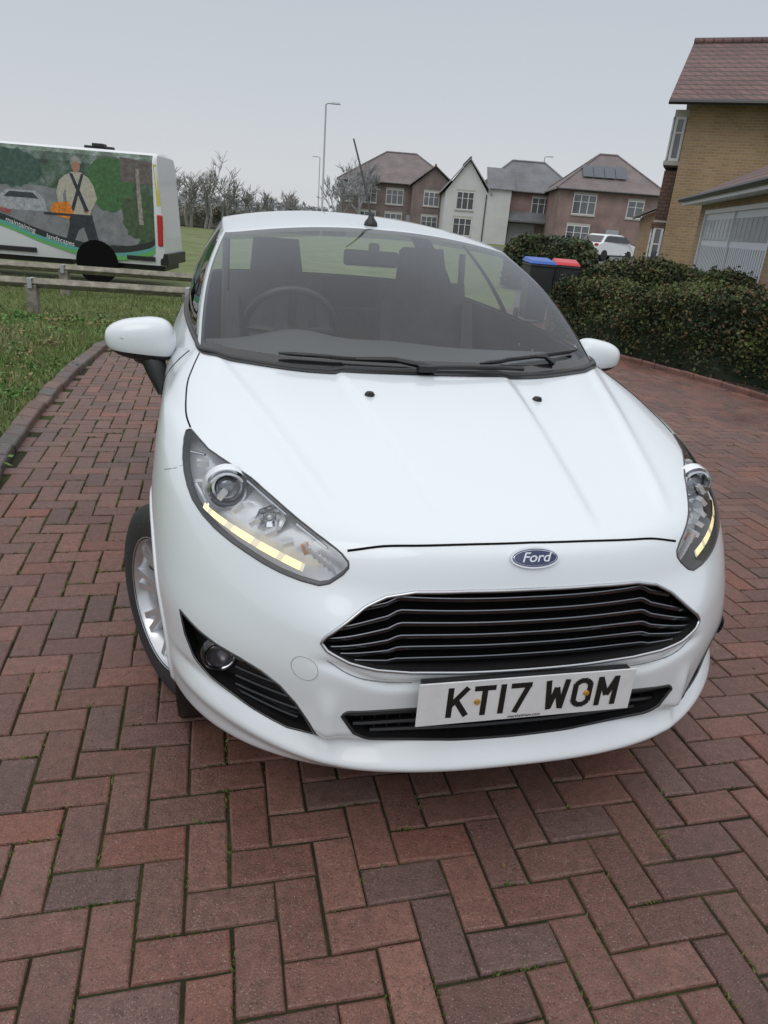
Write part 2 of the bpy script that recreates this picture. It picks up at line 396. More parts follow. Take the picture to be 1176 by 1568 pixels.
for k in range(5):
    a=.52+.035*k; z=.752+.012*k
    p=S(a,z)[0]+Vector((0,.04,0)); mb.box(p,(.026,.02,.012),4,Matrix.Rotation(R(18+8*k),3,'Y'))
for (x,z,w_) in ((.705,.835,.03),(.715,.80,.018)):
    p,_=S(x,z); mb.box(p+Vector((0,.05,-.005)),(w_,.02,.016),4)
for a,b in (((.722,.800),(.690,.772)),((.735,.845),(.700,.850)),((.60,.835),(.52,.805)),((.50,.795),(.44,.765))):
    pa,_=S(*a); pb,_=S(*b); mb.tube([pa+Vector((0,.022,0)),pb+Vector((0,.022,0))],.0035,6,0)
mb.build("headlamp_units",[M_chrome,M_lens,M_black,M_amber,M_silver],car,smooth=40,mirror=True,recalc=True)
mb=MB(); up=smooth_poly([(.703,.779),(.677,.771),(.608,.757),(.542,.742),(.490,.730)],5,False); lo=smooth_poly([(.708,.768),(.684,.760),(.618,.743),(.552,.727),(.496,.714)],5,False)
A=[S(*p)[0]+Vector((-.002,.012,0)) for p in up]; B=[S(*p)[0]+Vector((-.002,.012,0)) for p in lo]; n=len(A)
for i in range(n-1):
    mb.add([A[i],A[i+1],B[i+1],B[i]],[(3,2,1,0)],0 if i%4!=3 else 1)
mb.build("led_daylight_strip",[M_led,pmat("led_gap",(.8,.75,.6),.3,emit=(1,.75,.4),estr=.25)],car,mirror=True)
# seams
mb=MB()
pts=[S(x,z,-.0006)[0] for x,z in smooth_poly([(0.0,.803),(.137,.801),(.25,.7955),(.33,.789),(.402,.774)],8,False)]
mb.tube(pts,.0032,6); 
pts=[T(x,y,-.0008)[0] for x,y in smooth_poly([(.738,.70),(.752,.80),(.752,.97),(.738,1.08),(.718,1.19)],6,False)]
mb.tube(pts,.0028,6)
pts=[S(x,z,-.001)[0] for x,z in ((.757,.820),(.775,.807),(.792,.795),(.806,.784))]
mb.tube(pts,.0016,6)
for yy in (1.22,2.30):
    pts=[]
    for zz in np.linspace(.25,.98,26):
        yb=yy+ (.06*ss(.6,.98,zz) if yy<2 else .0)
        h=bvh.ray_cast(Vector((2,yb,zz)),Vector((-1,0,0)))
        if h[0]: pts.append(h[0]+Vector((.0002,0,0)))
    mb.tube(pts,.0025,6)
pts=[bvh.ray_cast(Vector((2,yy,.27)),Vector((-1,0,0)))[0] for yy in np.linspace(1.22,2.30,20)]; mb.tube(pts,.0025,6)
tc=[S(.495+.027*math.cos(a),.528+.027*math.sin(a),.0)[0] for a in np.linspace(0,2*math.pi,29)[:-1]]
mb.build("panel_seams",M_seam,car,smooth=180,mirror=True)
mb=MB(); pts=[S(x,z,-.0008)[0] for x,z in smooth_poly([(.262,.500),(.30,.503),(.36,.513),(.41,.532),(.45,.556)],6,False)]
mb.tube(pts,.0018,6); mb.build("grille_step_shade",M_groove_shade,car,smooth=180,mirror=True)  # thin grey bead painted as shade in the step, not a real part
mb=MB(); mb.tube([Vector((-p.x,p.y,p.z)) for p in tc],.0010,5,closed=True); mb.build("tow_eye_cover",pmat("cover_line",(.35,.36,.37),.5),car,smooth=180)
# wheels
def wheel(name,loc,rz):
    e=empty(name,loc,rz,car); mb=MB()
    mb.lathe([(.098,.205),(.104,.235),(.102,.275),(.088,.300),(.075,.307),(.071,.299),(.066,.308),(.026,.311),(.022,.302),(.017,.311),(-.017,.311),(-.022,.302),(-.026,.311),(-.066,.308),(-.071,.299),(-.075,.307),(-.088,.300),(-.102,.275),(-.104,.235),(-.098,.205)],64,0)
    mb.build("tyre",M_rubber,e,smooth=40,recalc=True)
    mb=MB(); mb.lathe([(.09,.19),(.0,.175),(-.06,.19),(-.09,.20),(-.100,.210),(-.098,.216),(-.092,.212)],64,0)
    for k in range(16):
        a=2*math.pi*(k//2)/8+(.13 if k%2 else -.13); b_=2*math.pi*(k//2)/8+(.05 if k%2 else -.05)
        r0,r1=.045,.205
        P=[]
        for (rr_,aa,hw,xx) in ((r0,b_,.011,-.062),(.12,(a+b_)/2,.010,-.072),(r1,a,.010,-.088)):
            c,s_=math.cos(aa),math.sin(aa)
            for sg in (-1,1):
                P.append((xx,rr_*c-sg*hw*s_,rr_*s_+sg*hw*c)); 
            for sg in (-1,1):
                P.append((xx+.03,rr_*c-sg*hw*s_*1.2,rr_*s_+sg*hw*c*1.2))
        Fq=[]
        for j in (0,1):
            o=4*j; Fq+=[(o,o+1,o+5,o+4),(o,o+4,o+6,o+2),(o+1,o+3,o+7,o+5)]
        mb.add(P,Fq,0)
    mb.lathe([(-.04,.062),(-.068,.055),(-.072,.030),(-.070,.001)],32,0)
    mb.build("alloy_rim",M_alloy,e,smooth=35)
    mb=MB(); mb.lathe([(-.02,.001),(-.02,.15),(0,.15),(0,.001)],40,0); mb.lathe([(.02,.001),(.02,.19)],30,1); mb.build("brake_disc",[M_dchrome,M_seam],e,smooth=35)
wheel("front_wheel",(-.758,.80,.305),R(26)); wheel("front_wheel_far",(.720,.80,.305),R(196)); wheel("rear_wheel",(-.752,3.29,.305),0); wheel("rear_wheel_far",(.752,3.29,.305),R(180))
# underbody
mb=MB(); mb.box((0,2.0,.24),(1.10,3.5,.08)); mb.box((0,.47,.30),(.95,.5,.12)); mb.box((0,2.05,.24),(1.62,1.7,.06)); mb.build("underbody",M_seam,car)
# ---------------- greenhouse
def zc(y): a=y-2.75; return 1.452-(.085 if a<0 else .07)*a*a
def Zr(x,y): return zc(y)-.062*(abs(x)/.60)**2.2
def Bp(kind,t): return Vector(bodypt(16,kind,t))
def Tp(kind,t):
    ph=t*math.pi/2; e=2/3.4
    if kind=='f': x=.622*math.sin(ph)**e; y=2.05-.12*(max(math.cos(ph),0)**e if t<1 else 0)
    elif kind=='s': y=2.05+1.37*t; x=.622-.045*t*t
    else: y=3.42+.20*math.sin(ph)**e; x=.577*(max(math.cos(ph),0)**e if t<1 else 0)
    return Vector((x,y,Zr(x,y)))
gc=[('f',t) for t in list(np.linspace(0,.81,26))+[.84,.865,.885,.92,.96,1.0]]
gc+=[('s',t) for t in [.03,.06,.12,.2,.3,.4,.48,.50,.52,.56,.6,.7,.8,.86,.9,.95,1.0]]
gc+=[('r',t) for t in [.05,.1,.16,.22,.28,.34,.4,.5,.6,.7,.8,.9,1.0]]
vv=[0,.03,.06,.10]+list(np.linspace(.16,.86,13))+[.895,.93,.955,.98,1.0]
GV=[];nG=len(gc)
for v in vv:
    for c in gc:
        b=Bp(*c); t=Tp(*c); p=b.lerp(t,v); bu=math.sin(math.pi*v)
        if c[0]=='f':
            k=1-ss(.7,1.0,c[1]); p+=Vector((0,-.55,.8))*(.030*bu*k+.012*bu); p+=Vector((.026*bu*ss(.5,1,c[1]),0,0))
        elif c[0]=='s': p+=Vector((.026*bu,0,0)); p+=Vector((0,-.45,.65))*(.012*bu*(1-c[1]))
        else: p+=Vector((.02*bu*(1-c[1]),.03*bu,0))
        GV.append(p)
GF=[];GM=[]
for j in range(len(vv)-1):
    vm=(vv[j]+vv[j+1])/2
    for i in range(nG-1):
        k0,t0=gc[i];k1,t1=gc[i+1]
        if k0!=k1: t0=0
        tm=(t0+t1)/2; k=k1; mi=0
        if k=='f':
            if tm<.84: mi=3 if vm>.90 else 1
            elif tm<.885: mi=2
            if tm<.885 and (vm<.06 or vm>.96): mi=2
        elif k=='s':
            if .03<tm<.48 or .52<tm<.86: mi=1
            elif .48<tm<.52: mi=2
            if tm>.0 and tm<.9 and (vm<.05 or vm>.93): mi=2
        else:
            if tm>.16: mi=1
            if tm>.16 and (vm<.06 or vm>.95): mi=2
        GF.append((j*nG+i,j*nG+i+1,(j+1)*nG+i+1,(j+1)*nG+i)); GM.append(mi)
ks=np.linspace(1,0,14); prevrow=[(len(vv)-1)*nG+i for i in range(nG)]
for kk in ks[1:]:
    row=[]
    for i,c in enumerate(gc):
        t=Tp(*c); x=t.x*kk; y=2.75+(t.y-2.75)*kk; GV.append(Vector((x,y,Zr(x,y)))); row.append(len(GV)-1)
    for i in range(nG-1): GF.append((prevrow[i],prevrow[i+1],row[i+1],row[i])); GM.append(0)
    prevrow=row
M_frit=pmat("black_frit",(.012,.012,.013),.18,coat=.4)
mb=MB(); mb.v=[tuple(p) for p in GV]; mb.f=GF; mb.m=GM
mb.build("greenhouse",[M_paint,M_glass,M_frit,M_band],car,smooth=180,recalc=False,mirror=True)
bel=[Bp(*c)+Vector((0,0,.004)) for c in gc]
mb=MB(); mb.tube([p for p in bel],.009,6); mb.build("window_seal",M_black,car,smooth=180,mirror=True)
gbv=BVHTree.FromPolygons(GV,GF)
def G(x,z,off=0.0):
    h=gbv.ray_cast(Vector((abs(x),0,z)),Vector((0,1,0))); p=h[0].copy(); n=h[1].copy()
    if n.y>0:n=-n
    if x<0: p.x=-p.x;n.x=-n.x
    return p+n*off
mb=MB(); fr=[];bk=[]
for t in np.linspace(0,.9,30):
    p=Vector(bodypt(15.72,'f',t)); fr.append(p+Vector((0,0,.004))); bk.append(Bp('f',t)+Vector((0,.02,.012)))
mb.add(fr+bk,[(i,i+1,30+i+1,30+i) for i in range(29)]); mb.build("scuttle",M_black,car,smooth=180,mirror=True,recalc=True)
mb=MB()
def wiper(x0,z0,x1,z1,px):
    a=[G(x0+(x1-x0)*t,z0+(z1-z0)*t,.016) for t in np.linspace(0,1,12)]
    mb.tube(a,[.004]+[.0075]*10+[.004],6); m=a[6]
    mb.tube([Vector(px),Vector(px)*.5+m*.5+Vector((0,0,.012)),m],[.012,.009,.008],6)
wiper(-.47,1.003,-.02,.998,(.02,1.02,1.0))
wiper(.20,1.0,.62,1.035,(.50,1.11,1.01))
mb.tube([(.02,1.0,1.004),(.12,1.01,1.006),(.28,1.035,1.004),(.36,1.05,1.0)],.008,6)
mb.box((.0,1.0,1.0),(.06,.035,.02))
mb.build("wipers",M_black,car,smooth=60)
mb=MB()
for x,y in ((-.225,.815),(.322,.83)):
    p,_=T(x,y); mb.lathe([(-.004,.016),(.004,.015),(.010,.010),(.012,.001)],16,0,p,'z'); mb.box(p+Vector((0,-.008,.006)),(.014,.016,.010))
mb.build("washer_jets",M_black,car,smooth=40)
mb=MB(); mb.lathe([(0,.030),(.012,.028),(.03,.014),(.045,.010),(.046,.001)],16,0,(0,2.03,Zr(0,2.03)),'z')
mb.tube([(0,2.035,1.44),(-.015,2.08,1.53),(-.035,2.14,1.63),(-.06,2.22,1.75)],[.006,.005,.0045,.004],6); mb.build("antenna",M_black,car,smooth=60)
# door mirrors
def mirror(sg,name,cx,hw,hz):
    mb=MB(); c=Vector((sg*cx,1.49,.978)); V_=[];F_=[];mi=[]
    a_,b_=28,18
    for j in range(b_+1):
        ph=-math.pi/2+math.pi*j/b_
        for i in range(a_):
            th=2*math.pi*i/a_
            ce=math.copysign(abs(math.cos(th))**.75,math.cos(th)); se=math.copysign(abs(math.sin(th))**.75,math.sin(th)); cp=abs(math.cos(ph))**.7; sp=math.copysign(abs(math.sin(ph))**.8,math.sin(ph))
            x=ce*cp*hw; z=sp*hz*(1-.22*(ce*cp)); y=se*cp*.075
            if y>0: y*=.45
            V_.append((c.x+sg*x,c.y+y+.09*x,c.z+z))
    for j in range(b_):
        for i in range(a_):
            l=(i+1)%a_; F_.append((j*a_+i,j*a_+l,(j+1)*a_+l,(j+1)*a_+i)); mi.append(1 if j<6 else 0)
    mb.v+=V_; mb.f+=F_; mb.m+=mi
    mb.tube([(c.x+sg*.0,c.y+.01,c.z-.045),(sg*(cx-.04),c.y-.015,.915),(sg*.868,1.45,.86),(sg*.848,1.42,.80)],[.045,.045,.036,.022],12,1)
    mb.tube([(c.x+sg*(hw-.017),c.y-.015,c.z+.012),(c.x+sg*(hw-.037),c.y-.045,c.z+.012),(c.x+sg*(hw-.07),c.y-.066,c.z+.010)],[.006,.008,.003],8,2)
    mb.build(name,[M_paint,M_black,pmat("repeater_lens",(.55,.50,.46),.15,coat=1)],car,smooth=60)
mirror(-1,"door_mirror",.925,.122,.075); mirror(1,"door_mirror_far",.872,.108,.068)
# plate
def stroke(p,q,t):
    d=Vector((q[0]-p[0],q[1]-p[1])); d.normalize(); n=Vector((-d.y,d.x))*t/2
    return [(p[0]+n.x,p[1]+n.y),(p[0]-n.x,p[1]-n.y),(q[0]-n.x,q[1]-n.y),(q[0]+n.x,q[1]+n.y)]
w_,h_,t_=.05,.079,.0135; k_=t_/2
GL={'K':[((k_,0),(k_,h_)),((k_,.030),(w_-.004,h_-.002)),((.022,.042),(w_-.003,.002))],'T':[((0,h_-k_),(w_,h_-k_)),((w_/2,0),(w_/2,h_-k_))],
'1':[((k_,0),(k_,h_))],'7':[((0,h_-k_),(w_,h_-k_)),((w_-.007,h_-k_),(.016,0))],
'W':[((.005,h_),(.014,0)),((.014,.003),(.028,h_-.02)),((.028,h_-.02),(.042,.003)),((.042,0),(.052,h_))],
'M':[((k_,0),(k_,h_)),((w_+.004-k_,0),(w_+.004-k_,h_)),((k_,h_-.003),(w_/2+.002,.028)),((w_/2+.002,.028),(w_+.004-k_,h_-.003))],
'O':[((k_,.014),(k_,h_-.014)),((w_-k_,.014),(w_-k_,h_-.014)),((.016,k_),(w_-.016,k_)),((.016,h_-k_),(w_-.016,h_-k_)),((k_,.016),(.018,k_)),((w_-k_,.016),(w_-.018,k_)),((k_,h_-.016),(.018,h_-k_)),((w_-k_,h_-.016),(w_-.018,h_-k_))]}
pe=empty("number_plate",(0,-.022,.474),0,car)
mb=MB(); mb.box((0,0,0),(.520,.004,.111)); mb.build("plate_panel",M_plate,pe,bevel=.0015)
mb=MB(); mb.box((0,.014,0),(.50,.024,.10)); mb.build("plate_plinth",M_black,pe)
mb=MB(); x=-.194; cnt=0
for ch in "KT17 WOM":
    if ch==' ': x+=.024; continue
    for s_ in GL[ch]:
        P=stroke(*s_,t_); cnt+=1; mb.add([(x+a,-.0024-.00006*cnt,b-h_/2+.002) for a,b in P],[(0,1,2,3)])
    x+={'1':t_,'M':w_+.004,'W':w_+.006}.get(ch,w_)+.011
mb.build("plate_characters",M_ink,pe)
mb=MB()
for sx in (-.124,.141): mb.lathe([(-.0065,.001),(-.006,.006),(-.002,.0075)],14,0,(sx,0,.0),'y')
mb.build("plate_screws",pmat("rusty_screw",(.40,.20,.03),.5,var=.4,vscale=200),pe,smooth=40)
tx=bpy.data.curves.new("dealer_text",'FONT'); tx.body="marshalsham.com"; tx.size=.011; tx.extrude=.0002; tx.materials.append(M_ink)
to=link(bpy.data.objects.new("dealer_text",tx),pe); to.rotation_euler=(R(90),0,0); to.location=(-.045,-.0030,-.051)
# badge
bp,bn=S(0.001,.778,.002); bn.x=0; bn.normalize()
be=bpy.data.objects.new("bonnet_badge",None); link(be,car)
yy=-bn; zz=Vector((1,0,0)).cross(yy); Mx=Matrix((Vector((1,0,0)),yy,zz)).transposed().to_4x4(); Mx.translation=Vector((0,bp.y,bp.z)); be.matrix_local=Mx
mb=MB()
def ell(a,b,y): return [(a*math.cos(t),y,b*math.sin(t)) for t in np.linspace(0,2*math.pi,49)[:-1]]
def disc(a,b,y0,y1,mi):
    P=ell(a,b,y0)+ell(a*.97,b*.95,y1); mb.add(P,[(i,(i+1)%48,48+(i+1)%48,48+i) for i in range(48)]+[tuple(range(48,96))],mi)
disc(.059,.0245,.004,-.004,0); disc(.0545,.0205,-.0035,-.0046,1)
mb.tube(ell(.0505,.0170,-.0047),.0006,5,0,closed=True)
mb.build("badge_oval",[M_chrome,M_navy],be,smooth=40)
tx=bpy.data.curves.new("badge_script",'FONT'); tx.body="Ford"; tx.size=.030; tx.shear=.35; tx.extrude=.0006; tx.offset=.0003; tx.align_x='CENTER'; tx.align_y='CENTER'; tx.materials.append(M_chrome)
to=link(bpy.data.objects.new("badge_script",tx),be); to.rotation_euler=(R(90),0,0); to.location=(0,-.0052,.0005); to.scale=(1.15,1,1)
# interior
mb=MB()
mb.add([(-.70,1.22,.35),(.70,1.22,.35),(.70,3.6,.35),(-.70,3.6,.35),(-.70,1.22,.93),(.70,1.22,.93),(.70,3.6,.98),(-.70,3.6,.98)],[(0,1,2,3),(0,1,5,4),(1,2,6,5),(2,3,7,6),(3,0,4,7)])
mb.build("cabin_tub",M_dark,car,recalc=False)
mb=MB(); sec=[(1.10,.965),(1.22,.985),(1.45,.985),(1.62,.965),(1.70,.90),(1.72,.70)]; xs=np.linspace(-.70,.70,29)
Vd=[];
for x in xs:
    hump=.05*math.exp(-((x+.36)/.17)**2)+.02*math.exp(-((x-.0)/.2)**2)
    for k,(y,z) in enumerate(sec): Vd.append((x,y+.10*(abs(x)/.7)**2*(k<2),z+hump*(.2,.3,.9,1.0,.6,0)[k]))
mb.add(Vd,[(i*6+k,(i+1)*6+k,(i+1)*6+k+1,i*6+k+1) for i in range(28) for k in range(5)]); mb.build("dashboard",pmat("dash",(.065,.068,.072),.6),car,smooth=60)
mb=MB(); c0=Vector((-.36,1.80,.99)); rot=Matrix.Rotation(R(-62),3,'X')
ring=[c0+rot@Vector((.185*math.cos(a),.185*math.sin(a),0)) for a in np.linspace(0,2*math.pi,37)[:-1]]
mb.tube(ring,.016,8,closed=True)
for a in (0,math.pi,-math.pi/2): mb.tube([c0+rot@Vector((.05*math.cos(a),.05*math.sin(a),-.02)),c0+rot@Vector((.18*math.cos(a),.18*math.sin(a),0))],.018,6)
mb.box(c0+rot@Vector((0,0,-.03)),(.14,.06,.11),0,rot); mb.tube([c0,c0+Vector((0,-.25,-.1))],.04,8); mb.build("steering_wheel",M_black,car,smooth=60)
def seat(name,x,y,w):
    mb=MB(); rt=Matrix.Rotation(R(-16),3,'X')
    mb.box((x,y-.15,.52),(w,.50,.16)); mb.box((x,y+.14,.86),(w,.12,.60),0,rt,.86)
    mb.box((x-w*.42,y+.08,.84),(w*.14,.14,.46),0,rt,.8); mb.box((x+w*.42,y+.08,.84),(w*.14,.14,.46),0,rt,.8)
    mb.box((x,y+.26,1.225),(.25,.10,.17),0,rt,.85)
    mb.tube([(x-.06,y+.22,1.08),(x-.06,y+.25,1.2)],.007,6); mb.tube([(x+.06,y+.22,1.08),(x+.06,y+.25,1.2)],.007,6)
    mb.build(name,M_seat,car,smooth=50,bevel=.035)
seat("driver_seat",-.37,2.18,.50); seat("passenger_seat",.37,2.22,.50)
mb=MB(); rt=Matrix.Rotation(R(-16),3,'X'); mb.box((0,2.95,.50),(1.2,.5,.16)); mb.box((0,3.15,.72),(1.2,.12,.42),0,rt)
mb.build("rear_bench",M_seat,car,smooth=50,bevel=.03)
mb=MB(); mb.box((0,1.98,1.275),(.24,.03,.065)); mb.box((0,1.93,1.315),(.04,.06,.05)); mb.build("rear_view_mirror",M_black,car,bevel=.012)
mb=MB()
for sg in (-1,1):
    mb.tube([(sg*.60,2.52,1.30),(sg*.61,2.50,1.0),(sg*.62,2.45,.7)],.018,6)
mb.build("seat_belts",pmat("belt",(.10,.10,.11),.8),car)
mb=MB()
h=bvh.ray_cast(Vector((2,2.12,.90)),Vector((-1,0,0)))[0]; mb.tube([h+Vector((.0,-.09,0)),h+Vector((.03,-.07,0)),h+Vector((.032,.07,0)),h+Vector((0,.09,0))],.012,8)
mb.build("door_handle",M_paint,car,smooth=60,mirror=True)
mb=MB()
P=[];n=8
for zz in np.linspace(.78,.99,n):
    for yb in np.linspace(3.55,3.80,6):
        h=bvh.ray_cast(Vector((2,yb,zz)),Vector((-1,0,0)))[0] or Vector((.6,yb,zz)); P.append(h+Vector((.008,.008,0)))
mb.add(P,[(j*6+i,j*6+i+1,(j+1)*6+i+1,(j+1)*6+i) for j in range(n-1) for i in range(5)])
mb.build("tail_lamp",M_red,car,smooth=180,mirror=True)
mb=MB(); mb.box((0,3.965,.66),(.52,.01,.11)); mb.build("rear_plate",pmat("plate_yellow",(.75,.55,.03),.4),car)
# ================================================================== GROUND
def sheet(name,pts,z,mat):
    me=bpy.data.meshes.new(name); me.from_pydata([(x,y,z) for x,y in pts],[],[tuple(range(len(pts)))]); me.materials.append(mat); return link(bpy.data.objects.new(name,me))
def grassmat(name,c1,c2,c3,sc=1.2):
    m=bpy.data.materials.new(name); m.use_nodes=True; nt=m.node_tree; b=nt.nodes["Principled BSDF"]; b.inputs["Roughness"].default_value=.9; b.inputs["Specular IOR Level"].default_value=.2
    tc=N(nt,"ShaderNodeTexCoord"); n=N(nt,"ShaderNodeTexNoise"); n.inputs["Scale"].default_value=sc; n.inputs["Detail"].default_value=12; n.inputs["Roughness"].default_value=.7
    nt.links.new(tc.outputs["Object"],n.inputs["Vector"]); r=N(nt,"ShaderNodeValToRGB"); e=r.color_ramp.elements; e[0].position=.32; e[0].color=(*c1,1); e[1].position=.68; e[1].color=(*c3,1)
    k=e.new(.5); k.color=(*c2,1); nt.links.new(n.outputs["Fac"],r.inputs["Fac"]); nt.links.new(r.outputs["Color"],b.inputs["Base Color"])
    bp=N(nt,"ShaderNodeBump"); bp.inputs["Strength"].default_value=.8; bp.inputs["Distance"].default_value=.05; nt.links.new(n.outputs["Fac"],bp.inputs["Height"]); nt.links.new(bp.outputs["Normal"],b.inputs["Normal"])
    return m
M_field=grassmat("field_grass",(.09,.115,.045),(.14,.17,.07),(.19,.20,.10),.8)
sheet("ground",[(-700,-60),(700,-60),(700,900),(-700,900)],-.03,M_field)
sheet("road",[(2.2,14.5),(4.5,14.0),(22,60),(26,64),(-30,66),(-30,60),(9,58)],-.020,pmat("asphalt",(.10,.10,.105),.8,var=.25,vscale=3,bump=.4,bscale=60))
left=[(-.6,-1.2),(-1.22,.9),(-1.66,2.2),(-2.06,3.5),(-2.41,4.68),(-2.72,6.0),(-2.93,7.1),(-2.92,7.55),(-2.65,7.9),(-2.0,8.1)]
leftS=smooth_poly(left,5,False)
back=[(0,8.5),(1.3,9.6),(1.8,11.5),(2.0,14.6),(4.3,14.6),(2.6,12.6),(2.45,11.2)]
right=[(2.60,10.3),(2.91,9.43),(3.47,8.4),(3.91,7.43),(4.35,6.0),(4.7,4.0),(4.8,1.5),(4.8,-1.2)]
rightS=smooth_poly(right,5,False)
PV=leftS+back+rightS
M_bed=grassmat("joint_sand_moss",(.016,.015,.010),(.030,.032,.015),(.055,.085,.018),2.2)
sheet("paving_bed",PV,-.0075,M_bed)
ca,sa=math.cos(YAW),math.sin(YAW)
cells=[];U_=.1
for i in range(-70,90):
    for j in range(-60,170):
        m_=(i-j)%4
        if m_==0: c=(i+1,j+.5,1,.5)
        elif m_==3: c=(i+.5,j+1,.5,1)
        else: continue
        x,y=c[0]*U_,c[1]*U_; X=ca*x-sa*y+.05; Y=sa*x+ca*y-.5
        if -2.9<X<5 and inside(PV,X,Y): cells.append((X,Y,c[2]*U_,c[3]*U_))
C=np.array(cells); n=len(C); g=.0026; ch=.0062
hx=C[:,2:3]-g; hy=C[:,3:4]-g
sx=np.array([[-1,1,1,-1]]);sy=np.array([[-1,-1,1,1]])
rot_=rng.normal(0,.009,(n,1))+YAW
tilt=rng.normal(0,.009,(n,2)); zb=rng.normal(0,.0012,(n,1))
cj=rng.normal(0,.0012,(n,4,2))
def ringv(ex,dz):
    lx=sx*(hx-ex)+cj[:,:,0];ly=sy*(hy-ex)+cj[:,:,1]
    X=C[:,0:1]+np.cos(rot_)*lx-np.sin(rot_)*ly; Y=C[:,1:2]+np.sin(rot_)*lx+np.cos(rot_)*ly
    Z=zb+tilt[:,0:1]*lx+tilt[:,1:2]*ly+dz
    return np.stack([X,Y,Z],-1)
VV=np.concatenate([ringv(ch,0),ringv(ch*.35,-.0018),ringv(0,-.006),ringv(0,-.02)],1).reshape(-1,3)
fb=[(0,1,2,3)]+[(a+4*k,4*k+4+a,4*k+4+(a+1)%4,4*k+(a+1)%4) for k in range(3) for a in range(4)]
FB=(np.array(fb)[None]+16*np.arange(n)[:,None,None]).reshape(-1,4)
pal=np.array([(.172,.076,.056),(.156,.072,.054),(.182,.086,.064),(.140,.068,.054),(.122,.068,.058),(.162,.080,.062),(.195,.076,.052),(.132,.072,.060)])
bc=pal[rng.choice(len(pal),n,p=[.2,.2,.15,.13,.08,.12,.05,.07])]*rng.uniform(.84,1.14,(n,1))
def colmesh(name,V,F,col,mat,smooth=False,parent=None):
    me=bpy.data.meshes.new(name); me.from_pydata(V.tolist(),[],F.tolist() if hasattr(F,'tolist') else F); me.materials.append(mat)
    ca_=me.color_attributes.new("col",'FLOAT_COLOR','POINT'); a=np.ones((len(V),4),np.float32); a[:,:3]=col; ca_.data.foreach_set("color",a.ravel())
    if smooth: me.shade_smooth()
    return link(bpy.data.objects.new(name,me),parent)
def blockmat():
    m=colmat("block_paving",.55,.4); nt=m.node_tree; b=nt.nodes["Principled BSDF"]; at=[q for q in nt.nodes if q.type=='ATTRIBUTE'][0]
    tc=N(nt,"ShaderNodeTexCoord")
    def noi(s,d=6,r=.6):
        q=N(nt,"ShaderNodeTexNoise"); q.inputs["Scale"].default_value=s; q.inputs["Detail"].default_value=d; q.inputs["Roughness"].default_value=r; nt.links.new(tc.outputs["Object"],q.inputs["Vector"]); return q
    n1=noi(1.3,8,.65); n2=noi(38,8,.75); n3=noi(300,3,.6); n5=noi(190,2,.5)
    def mr(src,a,b_,c,d):
        q=N(nt,"ShaderNodeMapRange"); q.inputs[1].default_value=a;q.inputs[2].default_value=b_;q.inputs[3].default_value=c;q.inputs[4].default_value=d; nt.links.new(src,q.inputs[0]); return q.outputs[0]
    a=mr(n1.outputs["Fac"],.3,.7,.68,1.22); c=mr(n2.outputs["Fac"],.3,.7,.62,1.34)
    mu=N(nt,"ShaderNodeMath",operation='MULTIPLY'); nt.links.new(a,mu.inputs[0]); nt.links.new(c,mu.inputs[1])
    dk=mr(n5.outputs["Fac"],.30,.42,.42,1.0); mu2=N(nt,"ShaderNodeMath",operation='MULTIPLY'); nt.links.new(mu.outputs[0],mu2.inputs[0]); nt.links.new(dk,mu2.inputs[1])
    sc=N(nt,"ShaderNodeVectorMath",operation='SCALE'); nt.links.new(at.outputs["Color"],sc.inputs[0]); nt.links.new(mu2.outputs[0],sc.inputs["Scale"])
    gr=mr(n3.outputs["Fac"],.61,.68,0,.7)
    mx=N(nt,"ShaderNodeMix",data_type='RGBA'); nt.links.new(gr,mx.inputs["Factor"]); nt.links.new(sc.outputs[0],mx.inputs["A"]); mx.inputs["B"].default_value=(.40,.34,.31,1)
    n4=noi(.55,4,.5); gf=mr(n4.outputs["Fac"],.40,.68,0,.28)
    m2=N(nt,"ShaderNodeMix",data_type='RGBA'); nt.links.new(gf,m2.inputs["Factor"]); nt.links.new(mx.outputs["Result"],m2.inputs["A"]); m2.inputs["B"].default_value=(.15,.12,.105,1)
    # faint algae film
    n6=noi(2.1,7,.7); ga=mr(n6.outputs["Fac"],.58,.75,0,.30)
    m3=N(nt,"ShaderNodeMix",data_type='RGBA'); nt.links.new(ga,m3.inputs["Factor"]); nt.links.new(m2.outputs["Result"],m3.inputs["A"]); m3.inputs["B"].default_value=(.075,.075,.035,1)
    nt.links.new(m3.outputs["Result"],b.inputs["Base Color"])
    nt.links.new(mr(n1.outputs["Fac"],.35,.65,.36,.66),b.inputs["Roughness"])
    bp=N(nt,"ShaderNodeBump"); bp.inputs["Strength"].default_value=.8; bp.inputs["Distance"].default_value=.004; nt.links.new(n2.outputs["Fac"],bp.inputs["Height"])
    bp2=N(nt,"ShaderNodeBump"); bp2.inputs["Strength"].default_value=.9; bp2.inputs["Distance"].default_value=.002; nt.links.new(n5.outputs["Fac"],bp2.inputs["Height"]); nt.links.new(bp.outputs["Normal"],bp2.inputs["Normal"])
    nt.links.new(bp2.outputs["Normal"],b.inputs["Normal"]); return m
M_block=blockmat()
colmesh("block_paved_driveway",VV,FB,np.repeat(bc,16,0),M_block)
